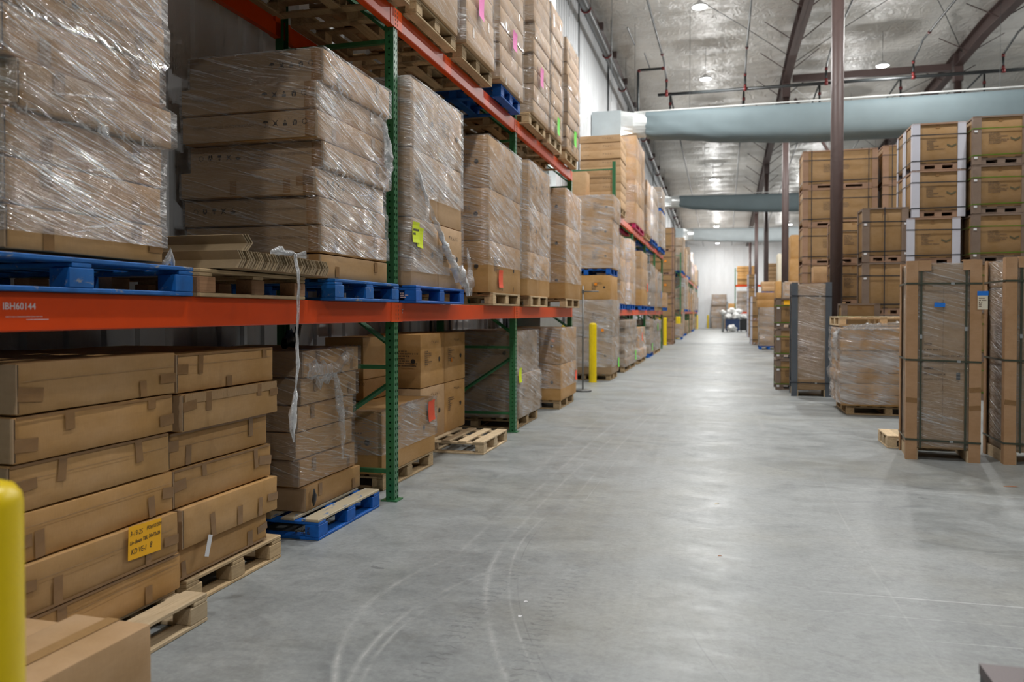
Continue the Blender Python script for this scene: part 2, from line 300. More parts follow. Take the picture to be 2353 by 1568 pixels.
# ------------------------------------------------------------------ mesh helpers
class MB:
    def __init__(s): s.v = []; s.f = []
    def box(s, c, d, mat=None):
        x, y, z = c; a, b, e = d[0] / 2, d[1] / 2, d[2] / 2; k = len(s.v)
        P = [Vector((sx * a, sy * b, sz * e)) for sx in (-1, 1) for sy in (-1, 1) for sz in (-1, 1)]
        if mat is not None: P = [mat @ p for p in P]
        s.v += [(p.x + x, p.y + y, p.z + z) for p in P]
        s.f += [tuple(k + i for i in q) for q in ((0, 1, 3, 2), (4, 6, 7, 5), (0, 4, 5, 1), (2, 3, 7, 6), (0, 2, 6, 4), (1, 5, 7, 3))]
        return s
    def span(s, x0, x1, y0, y1, z0, z1):
        return s.box(((x0 + x1) / 2, (y0 + y1) / 2, (z0 + z1) / 2), (abs(x1 - x0), abs(y1 - y0), abs(z1 - z0)))
    def tube(s, pts, r, n=8, cap=True):
        pts = [Vector(p) for p in pts]; k0 = len(s.v); rs = r if isinstance(r, (list, tuple)) else [r] * len(pts)
        for i, p in enumerate(pts):
            a = pts[max(0, i - 1)]; b = pts[min(len(pts) - 1, i + 1)]
            t = (b - a).normalized(); up = Vector((0, 0, 1)) if abs(t.z) < 0.9 else Vector((0, 1, 0))
            u = t.cross(up).normalized(); v = t.cross(u)
            for j in range(n):
                an = 2 * math.pi * j / n; q = p + (u * math.cos(an) + v * math.sin(an)) * rs[i]; s.v.append(tuple(q))
        for i in range(len(pts) - 1):
            for j in range(n):
                a = k0 + i * n + j; b = k0 + i * n + (j + 1) % n
                s.f.append((a, b, b + n, a + n))
        if cap:
            s.f.append(tuple(k0 + j for j in range(n))[::-1]); e = k0 + (len(pts) - 1) * n; s.f.append(tuple(e + j for j in range(n)))
        return s
    def lathe(s, prof, n=24, c=(0, 0, 0)):
        k0 = len(s.v)
        for (r, z) in prof:
            for j in range(n):
                an = 2 * math.pi * j / n; s.v.append((c[0] + r * math.cos(an), c[1] + r * math.sin(an), c[2] + z))
        for i in range(len(prof) - 1):
            for j in range(n):
                a = k0 + i * n + j; b = k0 + i * n + (j + 1) % n; s.f.append((a, b, b + n, a + n))
        s.f.append(tuple(k0 + j for j in range(n))[::-1]); e = k0 + (len(prof) - 1) * n; s.f.append(tuple(e + j for j in range(n)))
        return s
    def poly(s, pts):
        k = len(s.v); s.v += [tuple(p) + ((0,) if len(p) == 2 else ()) for p in pts]; s.f.append(tuple(range(k, k + len(pts)))); return s
    def mesh(s, name, mat, smooth=False):
        me = bpy.data.meshes.new(name); me.from_pydata(s.v, [], s.f); me.materials.append(mat)
        if smooth: me.polygons.foreach_set('use_smooth', [True] * len(me.polygons))
        me.update(); return me

def link(name, me, parent=None, loc=(0, 0, 0), rot=None, ml=None):
    o = bpy.data.objects.new(name, me); COL.objects.link(o)
    if parent is not None: o.parent = parent
    if ml is not None: o.matrix_local = ml
    else:
        o.location = loc
        if rot: o.rotation_euler = rot
    return o
def tag(o, label, cat, group=None, kind=None):
    o['label'] = label; o['category'] = cat
    if group: o['group'] = group
    if kind: o['kind'] = kind
    return o
def thing(name, label, cat, loc=(0, 0, 0), rz=0, group=None):
    o = bpy.data.objects.new(name, None); COL.objects.link(o); o.location = loc; o.rotation_euler = (0, 0, rz)
    o.empty_display_size = 0.1
    return tag(o, label, cat, group)
def struct(name, me, loc=(0, 0, 0)):
    o = link(name, me, None, loc); o['kind'] = 'structure'; return o
EX = {'+X': ((0, 1, 0), (0, 0, 1), (1, 0, 0)), '-Y': ((1, 0, 0), (0, 0, 1), (0, -1, 0)), '-X': ((0, -1, 0), (0, 0, 1), (-1, 0, 0)), '+Z': ((1, 0, 0), (0, 1, 0), (0, 0, 1)), '+Zy': ((0, 1, 0), (-1, 0, 0), (0, 0, 1))}
def onface(face, loc, ang=0.0):
    a, b, c = EX[face]
    m = Matrix((a, b, c)).transposed().to_4x4()
    return Matrix.Translation(loc) @ m @ Matrix.Rotation(ang, 4, 'Z')
_tx = {}
def text_mesh(s, size, mat, bold=0.0, shear=0.0, align='LEFT'):
    k = (s, size, mat.name, bold, shear, align)
    if k in _tx: return _tx[k]
    cu = bpy.data.curves.new('lettering', 'FONT'); cu.body = s; cu.size = size; cu.offset = bold; cu.shear = shear; cu.align_x = align; cu.resolution_u = 3
    ob = bpy.data.objects.new('lettering', cu); COL.objects.link(ob)
    bpy.context.view_layer.update()
    me = bpy.data.meshes.new_from_object(ob.evaluated_get(bpy.context.evaluated_depsgraph_get()))
    bpy.data.objects.remove(ob); bpy.data.curves.remove(cu)
    me.name = 'lettering'; me.materials.clear(); me.materials.append(mat); _tx[k] = me; return me
_c = {}
def cached(key, fn):
    if key not in _c: _c[key] = fn()
    return _c[key]

def carton_mesh(sx, sy, sz, r=0.006, amp=0.003, seed=0, n=(2, 5, 3), mat=None):
    """closed carton, base centre at the origin, softly crushed edges and faces"""
    def fn():
        v = []; f = []; ix = {}
        nx, ny, nz = n
        def cuts(L, k):
            c = [-L / 2, -L / 2 + r] + [(-L / 2 + r) + (L - 2 * r) * i / k for i in range(1, k)] + [L / 2 - r, L / 2]; return c
        X, Y, Z = cuts(sx, nx), cuts(sy, ny), cuts(sz, nz)
        def vid(i, j, k):
            if (i, j, k) in ix: return ix[(i, j, k)]
            p = Vector((X[i], Y[j], Z[k])); q = Vector((min(max(p.x, -sx / 2 + r), sx / 2 - r), min(max(p.y, -sy / 2 + r), sy / 2 - r), min(max(p.z, -sz / 2 + r), sz / 2 - r)))
            d = p - q
            if d.length > 1e-6: p = q + d.normalized() * r
            if amp:
                o = Vector((seed * 13.1, seed * 5.7, 0))
                nn = MN.noise_vector(p * 3.3 + o) * amp * 0.7 + MN.noise_vector(p * 9 + o) * amp * 0.5
                p = p + nn - d.normalized() * amp * 0.9 if d.length > 1e-6 else p
                p.z = min(max(p.z, -sz / 2), sz / 2)
            ix[(i, j, k)] = len(v); v.append((p.x, p.y, p.z + sz / 2)); return ix[(i, j, k)]
        a, b, c = len(X) - 1, len(Y) - 1, len(Z) - 1
        for j in range(b):
            for k in range(c):
                f.append((vid(0, j, k), vid(0, j, k + 1), vid(0, j + 1, k + 1), vid(0, j + 1, k)))
                f.append((vid(a, j, k), vid(a, j + 1, k), vid(a, j + 1, k + 1), vid(a, j, k + 1)))
        for i in range(a):
            for k in range(c):
                f.append((vid(i, 0, k), vid(i + 1, 0, k), vid(i + 1, 0, k + 1), vid(i, 0, k + 1)))
                f.append((vid(i, b, k), vid(i, b, k + 1), vid(i + 1, b, k + 1), vid(i + 1, b, k)))
        for i in range(a):
            for j in range(b):
                f.append((vid(i, j, 0), vid(i, j + 1, 0), vid(i + 1, j + 1, 0), vid(i + 1, j, 0)))
                f.append((vid(i, j, c), vid(i + 1, j, c), vid(i + 1, j + 1, c), vid(i, j + 1, c)))
        me = bpy.data.meshes.new('carton'); me.from_pydata(v, [], f); me.materials.append(mat)
        me.polygons.foreach_set('use_smooth', [True] * len(me.polygons)); me.update()
        try: me.set_sharp_from_angle(angle=R(40))
        except Exception: pass
        return me
    return cached(('carton', round(sx, 3), round(sy, 3), round(sz, 3), r, amp, seed, n, mat.name), fn)

def flat(w, h, mat, thick=0.0006):
    def fn():
        b = MB(); b.box((0, 0, thick / 2), (w, h, thick)); return b.mesh('strip', mat)
    return cached(('flat', round(w, 3), round(h, 3), mat.name, thick), fn)

def tape(box, face, loc, w, h, ang=0.0, mat=None, name='tape_strip'):
    return link(name, flat(w, h, mat or M['tape']), box, ml=onface(face, loc, ang))

def symbols_mesh(mat=None):
    mat = mat or M['ink']
    def fn():
        b = MB(); g = 0.082
        def ring(cx, cy, r0, r1, a0, a1, k=10):
            for i in range(k):
                t0 = a0 + (a1 - a0) * i / k; t1 = a0 + (a1 - a0) * (i + 1) / k
                b.poly([(cx + r0 * math.cos(t0), cy + r0 * math.sin(t0)), (cx + r1 * math.cos(t0), cy + r1 * math.sin(t0)), (cx + r1 * math.cos(t1), cy + r1 * math.sin(t1)), (cx + r0 * math.cos(t1), cy + r0 * math.sin(t1))])
        def bar(x0, y0, x1, y1, wd):
            d = Vector((x1 - x0, y1 - y0)).normalized(); nx, ny = -d.y * wd / 2, d.x * wd / 2
            b.poly([(x0 + nx, y0 + ny), (x0 - nx, y0 - ny), (x1 - nx, y1 - ny), (x1 + nx, y1 + ny)])
        x = 0                                   # umbrella
        b.poly([(x + 0.024 * math.cos(math.pi * i / 10), 0.004 + 0.02 * math.sin(math.pi * i / 10)) for i in range(11)])
        bar(x, 0.006, x, -0.022, 0.004); ring(x - 0.005, -0.022, 0.003, 0.006, math.pi, 2 * math.pi, 5)
        x += g                                  # crossed hook
        bar(x - 0.02, -0.02, x + 0.02, 0.022, 0.006); bar(x - 0.02, 0.022, x + 0.02, -0.02, 0.006); b.poly([(x - 0.008, -0.012), (x + 0.012, -0.012), (x + 0.014, 0.006), (x - 0.006, 0.008)])
        x += g                                  # box under a glass
        b.poly([(x - 0.016, -0.022), (x + 0.016, -0.022), (x + 0.016, -0.001), (x - 0.016, -0.001)]); bar(x, 0, x, 0.014, 0.005); bar(x - 0.01, 0.008, x, 0.02, 0.005); bar(x + 0.01, 0.008, x, 0.02, 0.005)
        x += g                                  # two hands
        for s in (-1, 1):
            b.poly([(x + s * 0.004, -0.024), (x + s * 0.016, -0.02), (x + s * 0.019, 0.0), (x + s * 0.014, 0.02), (x + s * 0.009, 0.0), (x + s * 0.004, -0.006)][::s])
        b.poly([(x - 0.007, 0.002), (x + 0.007, 0.002), (x + 0.007, 0.02), (x - 0.007, 0.02)])
        x += g                                  # recycling triangle of arrows
        for q in range(3):
            a0 = math.pi / 2 + q * 2.0944 + 0.2; ring(x, 0, 0.017, 0.021, a0, a0 + 1.6, 6); b.poly([(x + r * math.cos(a0 + t), r * math.sin(a0 + t)) for r, t in ((0.026, 1.6), (0.012, 1.6), (0.019, 1.95))])
        for i in range(5):                      # corner brackets round each mark
            cx = i * g
            for sx in (-1, 1):
                for sy in (-1, 1):
                    bar(cx + sx * 0.032, sy * 0.032, cx + sx * 0.024, sy * 0.032, 0.0016); bar(cx + sx * 0.032, sy * 0.032, cx + sx * 0.032, sy * 0.024, 0.0016)
        return b.mesh('handling_symbols', mat)
    return cached(('sym', mat.name), fn)

def dashes_mesh(w, h, rows, seed, mat, block=0.55):
    """unreadably small print: rows of short ink blocks"""
    def fn():
        q = random.Random(seed); b = MB(); rh = h / rows
        for i in range(rows):
            y = h / 2 - rh * (i + .5); x = 0; end = w * q.choice((0.35, 0.5, 0.6, 0.95, 1.0))
            while x < end:
                l = rh * q.uniform(0.3, 0.6); b.poly([(x, y - rh * .27), (x + l, y - rh * .27), (x + l, y + rh * .27), (x, y + rh * .27)]); x += l + rh * q.choice((.12, .12, .12, .5))
        return b.mesh('print_lines', mat)
    return cached(('dash', w, h, rows, seed, mat.name), fn)

ORD = ['bottom', 'second', 'third', 'fourth', 'fifth', 'sixth', 'seventh', 'eighth', 'ninth', 'tenth', 'eleventh', 'twelfth']
def ordw(i, n):
    if n == 1: return 'single'
    return 'bottom' if i == 0 else ('top' if i == n - 1 else ORD[i] + ' lowest')

# ------------------------------------------------------------------ film shells
def film(label, rects, mat, z0=None, z1=None, seed=0, off=0.014, rough=0.006, keep=None, mat2=None, name='stretch_film', group='stretch film round the loads', lip=True, res=0.055):
    """rects: (x0,x1,y0,y1,zb,zt) from the bottom up; a tube of film pulled over them"""
    lev = []
    for (x0, x1, y0, y1, zb, zt) in rects:
        for k in range(4):
            lev.append((zb + 0.012 + (zt - zb - 0.024) * k / 3, x0, x1, y0, y1))
    z0 = lev[0][0] if z0 is None else z0; z1 = lev[-1][0] + 0.012 if z1 is None else z1
    def at(z):
        if z <= lev[0][0]: return lev[0][1:]
        for a, b in zip(lev, lev[1:]):
            if z <= b[0]:
                t = (z - a[0]) / max(1e-6, b[0] - a[0]); return tuple(a[i] + (b[i] - a[i]) * t for i in range(1, 5))
        return lev[-1][1:]
    zs = sorted(set([z0] + [l[0] for l in lev if z0 < l[0] < z1] + [z1]))
    b = MB(); uvs = []; rows = []
    X0, X1, Y0, Y1 = at(z0); nx = max(4, int((X1 - X0) / (res * 1.6))); ny = max(6, int((Y1 - Y0) / res))
    nper = 2 * (nx + ny)
    so = Vector((seed * 7.3, seed * 3.1, seed * 1.7))
    def ring(z, inset=0.0):
        x0, x1, y0, y1 = at(z); x0 -= off - inset; x1 += off - inset; y0 -= off - inset; y1 += off - inset; row = []
        u = 0
        def put(x, y, u, nrm):
            p = Vector((x, y, z)); d = MN.noise(p * 6 + so) * rough + MN.noise(p * 17 + so) * rough * .6
            d = max(d, -off * .6); row.append(len(b.v)); b.v.append((x + nrm[0] * d, y + nrm[1] * d, z + MN.noise(p * 4 - so) * rough * .6)); uvs.append((u, z))
        W, H = x1 - x0, y1 - y0
        for i in range(nx): put(x0 + W * i / nx, y0, u + W * i / nx, (0, -1))
        for i in range(ny): put(x1, y0 + H * i / ny, W + H * i / ny, (1, 0))
        for i in range(nx): put(x1 - W * i / nx, y1, W + H + W * i / nx, (0, 1))
        for i in range(ny): put(x0, y1 - H * i / ny, 2 * W + H + H * i / ny, (-1, 0))
        put(x0, y0, 2 * (W + H), (0, -1))
        return row
    for z in zs: rows.append(ring(z))
    if lip: rows.append(ring(z1 + 0.003, 0.07))
    for r0, r1 in zip(rows, rows[1:]):
        for j in range(nper):
            q = (r0[j], r0[j + 1], r1[j + 1], r1[j])
            if keep:
                c = [sum(b.v[i][k] for i in q) / 4 for k in range(3)]
                if not keep(*c): continue
            b.f.append(q)
    me = b.mesh('film', mat, True)
    if mat2:
        me.materials.append(mat2)
        for p in me.polygons:
            if p.normal.x < .6: p.material_index = 1
    ul = me.uv_layers.new(name='UVMap')
    flatuv = []
    for lp in me.loops: flatuv += uvs[lp.vertex_index]
    ul.data.foreach_set('uv', flatuv)
    o = link(name, me); return tag(o, label, 'plastic wrap', group)

def crumple(name, label, pts, wid, mat, seed=0, parent=None, group=None, cat='plastic wrap'):
    """rope or rag of bunched film along a path"""
    b = MB(); n = 9; k = len(pts); P = [Vector(p) for p in pts]
    fine = []
    for a, c in zip(P, P[1:]):
        m = max(2, int((c - a).length / 0.02))
        for i in range(m): fine.append(a.lerp(c, i / m))
    fine.append(P[-1]); L = len(fine); uv = []
    for i, p in enumerate(fine):
        t = i / (L - 1) * (len(wid) - 1); a = int(min(t, len(wid) - 2)); ww = wid[a] + (wid[a + 1] - wid[a]) * (t - a)
        for j in range(n):
            an = 2 * math.pi * j / n; q = Vector((0.45 * math.cos(an), math.sin(an), 0)) * ww
            d = 1 + 0.75 * MN.noise(Vector((j * 1.7 + seed * 9, i * 0.33, seed)))
            tang = (fine[min(L - 1, i + 1)] - fine[max(0, i - 1)]).normalized()
            if abs(tang.z) > .5: off = Vector((q.x, q.y, 0)) * d
            else: off = Vector((q.x, 0, q.y)) * d
            b.v.append(tuple(p + off + MN.noise_vector(p * 12 + Vector((seed, 0, 0))) * ww * .3)); uv.append((j * .03, i * .02))
    for i in range(L - 1):
        for j in range(n): b.f.append((i * n + j, i * n + (j + 1) % n, (i + 1) * n + (j + 1) % n, (i + 1) * n + j))
    me = b.mesh('bunched_film', mat, True); ul = me.uv_layers.new(name='UVMap')
    ul.data.foreach_set('uv', [x for lp in me.loops for x in uv[lp.vertex_index]])
    o = link(name, me, parent)
    return tag(o, label, cat, group) if label else o

# ------------------------------------------------------------------ pallets
def pallet(label, x1, y0, y1, z, depth=1.15, kind='wood', simple_=False, deck=None, blockm=None, rz=0.0, parent_group='pallets under the loads'):
    """block pallet: front edge at x1 (aisle side), deck boards run along Y"""
    L = y1 - y0; m = M[{'wood': 'wood', 'blue': 'blue', 'new': 'blue_n', 'pale': 'wood_p', 'red': 'wood_o', 'mag': 'mag'}[kind]]; dm = M[deck] if deck else m; bm_ = M[blockm] if blockm else m
    root = thing('wooden_pallet', label, 'pallet', (x1 - depth / 2, (y0 + y1) / 2, z), rz, parent_group)
    hx, hy = depth / 2, L / 2; bw = 0.10
    t0, hb, t1, t2 = 0.02, 0.082, 0.02, 0.02
    q = random.Random(label)
    def bar(key, sx, sy, sz, mat): return cached(('bar', round(sx, 3), round(sy, 3), sz, mat.name, key), lambda: chamfer(sx, sy, sz, mat))
    if simple_:
        b = MB()
        for i in (-1, 0, 1):
            b.box((i * (hx - bw / 2), 0, t0 / 2), (bw, L, t0)); b.box((0, i * (hy - bw / 2), t0 + hb + t1 / 2), (depth, bw, t1))
            for j in (-1, 0, 1): b.box((i * (hx - bw / 2), j * (hy - bw / 2), t0 + hb / 2), (bw, bw * 1.2, hb))
        nb = 6
        for i in range(nb): b.box((-hx + bw / 2 + (depth - bw) * i / (nb - 1), 0, t0 + hb + t1 + t2 / 2), (bw, L, t2))
        link('pallet_frame', b.mesh('pallet', m), root); return root
    for i in (-1, 0, 1):
        link('bottom_board', bar('b', bw, L, t0, m), root, (i * (hx - bw / 2), 0, 0))
        link('stringer_board', bar('s', depth, bw, t1, m), root, (0, i * (hy - bw / 2), t0 + hb))
        if i: link('bottom_board', bar('c', depth - 2 * bw, bw, t0, m), root, (0, i * (hy - bw / 2), 0))
        for j in (-1, 0, 1): link('block', bar('k', bw, bw * 1.25, hb, bm_), root, (i * (hx - bw / 2), j * (hy - bw * .63), t0))
    nb = 7
    for i in range(nb):
        link('deck_board', bar('d', bw * (1.25 if i in (0, nb - 1) else 0.98), L, t2, dm), root, (-hx + bw * .62 + (depth - bw * 1.24) * i / (nb - 1), q.uniform(-.004, .004), t0 + hb + t1))
    return root
def chamfer(sx, sy, sz, mat):
    c = min(0.004, sz * .2); b = MB(); X, Y = sx / 2, sy / 2
    ring = lambda i, z: [(-X + i, -Y + i, z), (X - i, -Y + i, z), (X - i, Y - i, z), (-X + i, Y - i, z)]
    b.v = ring(c, 0) + ring(0, c) + ring(0, sz - c) + ring(c, sz)
    for k in range(3):
        for j in range(4): b.f.append((k * 4 + j, k * 4 + (j + 1) % 4, k * 4 + 4 + (j + 1) % 4, k * 4 + 4 + j))
    b.f += [(3, 2, 1, 0), (12, 13, 14, 15)]
    return b.mesh('board', mat)
PH = 0.142

# ------------------------------------------------------------------ lamps (fixtures, each with a down light and an added ceiling fill)
def lamp(x, y, z, label):
    o = thing('high_bay_light', label, 'light', (x, y, z), 0, 'high bay lights under the roof')
    def hs():
        b = MB(); b.lathe([(0.03, 0.16), (0.06, 0.15), (0.10, 0.10), (0.19, 0.05), (0.20, 0.0), (0.185, 0.0)], 20); return b.mesh('housing', M['wsteel'], True)
    link('housing', cached('lamph', hs), o)
    link('lens', cached('lampl', lambda: MB().lathe([(0.0001, -0.028), (0.10, -0.026), (0.165, -0.012), (0.185, 0.002)], 20).mesh('lens', M['lens'], True)), o)
    zc = roof_z(y) - z
    link('hanging_cable', MB().tube([(0, 0, 0.15), (0, 0, zc + .1)], 0.006, 5).mesh('cable', M['pipe']), o)
    for typ, wt, dz in (('AREA', LAMP_W, -0.05), ('POINT', CEILING_FILL_W, -0.16)):
        l = bpy.data.lights.new('lamp_light', typ); l.energy = wt; l.color = (1.0, 0.995, 0.975)
        if typ == 'AREA': l.shape = 'DISK'; l.size = 0.36
        else: l.shadow_soft_size = 0.10
        lo = bpy.data.objects.new('lamp_light', l); COL.objects.link(lo); lo.parent = o; lo.location = (0, 0, dz)
def roof_z(y): return 10.6 - 0.035 * abs(y - 27.0)

# ------------------------------------------------------------------ building shell
XW = -3.86; YE = 80.0; YB = -14.0; XR = 24.0
struct('floor', MB().poly([(XW - .2, YB), (XR, YB), (XR, YE + .2), (XW - .2, YE + .2)]).mesh('floor', M['floor']))
def ceiling():
    xs = []; x = XW - .1
    while x < XR: xs.append(x); x += 0.2 if x < 10 else 0.8
    ys = []; y = YB
    while y < YE + .1: ys.append(y); y += 0.15 if 10 < y < 50 else 0.3
    v = []; f = []
    for yy in ys:
        ph = (yy % 1.5) / 1.5; sag = -0.13 * math.sin(math.pi * ph) ** 0.7
        for x in xs:
            p = Vector((x, yy, 0)); a = MN.noise(p * 0.7); c = MN.noise(Vector((x * 1.5 + a * 2, yy * .9, 3.0)))
            qx = abs(math.sin(math.pi * (x + .25 * a + .1 * MN.noise(p * 2)) / 1.25)) ** .6; qf = .72 + .28 * qx
            d = 1 - abs(MN.noise(Vector((x * 1.1 + a, yy * 1.7 + a, 9.0)))) * 2
            v.append((x, yy, roof_z(yy) + sag * qf * (.8 + .6 * c) + 0.04 * a + 0.03 * c + .022 * d + 0.009 * MN.noise(Vector((x * 3.1 + a * 2, yy * 4.2, 1.0)))))
    n = len(xs)
    for i in range(len(ys) - 1):
        for j in range(n - 1): f.append((i * n + j, i * n + n + j, i * n + n + j + 1, i * n + j + 1))
    me = bpy.data.meshes.new('ceiling'); me.from_pydata(v, [], f); me.materials.append(M['insul']); me.polygons.foreach_set('use_smooth', [True] * len(f)); return me
struct('ceiling', ceiling())
def ribbed(x0, y0, x1, y1, h, mat, pitch=0.30, d=0.03, sgn=1):
    L = math.hypot(x1 - x0, y1 - y0); ux, uy = (x1 - x0) / L, (y1 - y0) / L; nx, ny = uy * sgn, -ux * sgn
    prof = []; s = 0
    while s < L:
        for a, b in ((0, 0), (.19, 0), (.205, d), (.245, d), (.26, 0)): prof.append((min(s + a, L), b))
        s += pitch
    prof.append((L, 0)); v = []; f = []
    for a, b in prof: v += [(x0 + ux * a + nx * b, y0 + uy * a + ny * b, 0), (x0 + ux * a + nx * b, y0 + uy * a + ny * b, h)]
    for i in range(len(prof) - 1): f.append((2 * i, 2 * i + 2, 2 * i + 3, 2 * i + 1))
    me = bpy.data.meshes.new('wall'); me.from_pydata(v, [], f); me.materials.append(mat); return me
struct('wall_left', ribbed(XW, YB, XW, YE, 11.2, M['wallm']))
struct('wall_back', ribbed(XW, YE, XR, YE, 10.5, M['wallf'], 0.9, 0.015))
struct('wall_right', ribbed(XR, YE, XR, YB, 11.2, M['dgrey'], 0.6))
struct('wall_front', MB().poly([(XW, YB, 0), (XR, YB, 0), (XR, YB, 11), (XW, YB, 11)]).mesh('wall', M['dgrey']))
k = 1
for yy in (10.0, 15.5, 21.1, 26.7, 32.3, 38, 44, 50, 56, 62, 68, 74):
    struct('trim_%d' % k, MB().box((XW + .035, yy, 5.3), (0.045, 0.09, 10.6)).mesh('wall_joint', M['dgrey'])); k += 1

for i, xx in enumerate((-0.65, 4.84, 10.4)):
    rows = (-4.5, 6.5, 14.0, 21, 27.5, 34, 45.8, 55, 64.5, 70, 75.5) if i == 0 else ((-4.5, 14.0, 21, 27.5, 34, 45.8, 55, 64.5, 72) if i == 1 else (14.5, 27.5, 45.8, 64.5))  # last aisle lamps by the end wall are added to brighten it
    for j, yy in enumerate(rows):
        lamp(xx, yy, 9.40 if yy < 40 else roof_z(yy) - .95, 'round white high bay light of the %s row, %s from the end wall' % (('aisle', 'crate-side', 'outer')[i], (['first'] + ORD[1:])[len(rows) - 1 - j]))

# steel columns and roof girders
def column(x, y, label, h):
    o = thing('steel_column', label, 'column', (x, y, 0), 0, 'brown steel columns')
    link('shaft', MB().tube([(0, 0, 0.02), (0, 0, h - .5)], 0.119, 24).mesh('shaft', M['brown'], True), o)
    sp = MB(); pts = [(0.1195 * math.cos(a), 0.1195 * math.sin(a), 0.3 + a * 0.19) for a in [i * 0.25 for i in range(int((h - 1) / .19 / .25))]]
    sp.tube(pts, 0.0022, 4); link('spiral_weld', sp.mesh('weld', M['brown']), o)
    link('base_plate', MB().box((0, 0, .01), (.4, .4, .02)).mesh('plate', M['brown']), o)
    link('cap', MB().box((0, 0, h - .25), (.27, .3, .5)).mesh('cap', M['brown']), o)
for j, (y, wd) in enumerate(((16.5, 'first'), (30.0, 'second'), (43.4, 'third'), (56.8, 'fourth'), (70.2, 'fifth'))):
    column(2.1, y, '%s round brown steel column in the row beside the aisle' % wd, roof_z(y) - .75)
for j, (y, wd) in enumerate(((30.0, 'first'), (43.4, 'second'), (56.8, 'third'))):
    column(7.64, y, '%s brown steel column of the row behind the strapped crates' % wd, roof_z(y) - .6)
def girder(x, label, dz):
    ys = [-8, 10, 27, 44, 62, YE - .1]; b = MB()
    for a, c in zip(ys, ys[1:]):
        za, zc = roof_z(a) - dz, roof_z(c) - dz
        for (dx, d0, d1) in ((0.13, 0.0, 0.022), (0.13, 0.46, 0.48), (0.007, 0.0, 0.47)):
            k = len(b.v)
            for yy, zz in ((a, za), (c, zc)):
                for sx in (-dx, dx):
                    for dd in (d0, d1): b.v.append((sx, yy, zz + dd))
            b.f += [(k, k + 1, k + 3, k + 2), (k + 4, k + 6, k + 7, k + 5), (k, k + 2, k + 6, k + 4), (k + 1, k + 5, k + 7, k + 3), (k, k + 4, k + 5, k + 1), (k + 2, k + 3, k + 7, k + 6)]
    o = thing('roof_girder', label, 'girder', (x, 0, 0), 0, 'brown roof girders'); link('beam', b.mesh('girder', M['brown']), o)
    y = 4.5
    while y < 60:
        for s in (-1, 1):
            link('flange_brace', MB().tube([(s * .1, y, roof_z(y) - dz + .03), (s * .95, y, roof_z(y) - .10)], 0.016, 5).mesh('brace', M['brown']), o)
        y += 3.0
    y = 6.0
    while y < 60:
        link('web_stiffener', cached(('ws', dz), lambda: MB().box((0, 0, .23), (.26, .03, .46)).mesh('stiffener', M['brown'])), o, (0, y, roof_z(y) - dz)); y += 6.0
girder(2.1, 'brown roof girder above the row of columns by the aisle', 0.78)
girder(7.64, 'brown roof girder over the strapped crates, meeting the cross strut', 0.60)
girder(13.2, 'outermost brown roof girder beyond the strapped crates', 0.5)
for yy, lb in ((30.0, 'brown cross strut linking two column heads in front of first duct'), (56.8, 'brown cross strut linking column heads far down the hall')):
    tag(link('cross_strut', MB().box(((2.1 + 7.64) / 2, yy, roof_z(yy) - .6), (5.1, .16, .24)).mesh('strut', M['brown'])), lb, 'strut', 'cross struts')
tag(link('knee_brace', MB().tube([(2.4, 30, roof_z(30) - 1.3), (3.6, 30.4, roof_z(30) - 3.2), (3.62, 30.5, roof_z(30) - 3.3)], 0.05, 6).mesh('knee', M['brown'])), 'diagonal brown brace running down from the second column head', 'brace')
rods = [((2.2, 15), (7.5, 29)), ((7.5, 15), (2.2, 29)), ((2.2, 3), (7.5, 14.5)), ((2.2, 31), (7.5, 43)), ((7.5, 31), (2.2, 43)), ((-3.5, 16), (2.0, 28)), ((7.8, 15), (13, 29))]
for i, (a, b) in enumerate(rods):
    pts = [(a[0] + (b[0] - a[0]) * t, a[1] + (b[1] - a[1]) * t, roof_z(a[1] + (b[1] - a[1]) * t) - .42) for t in (0, .25, .5, .75, 1)]
    tag(link('bracing_rod', MB().tube(pts, 0.011, 5).mesh('rod', M['pipe'])), 'thin roof bracing rod, %s' % ('one arm of the cross before the first duct', 'other arm of the cross before the first duct', 'before the other cross', 'one arm beyond the first duct', 'other arm beyond the first duct', 'over the aisle', 'outermost one')[i], 'rod', 'roof bracing rods')

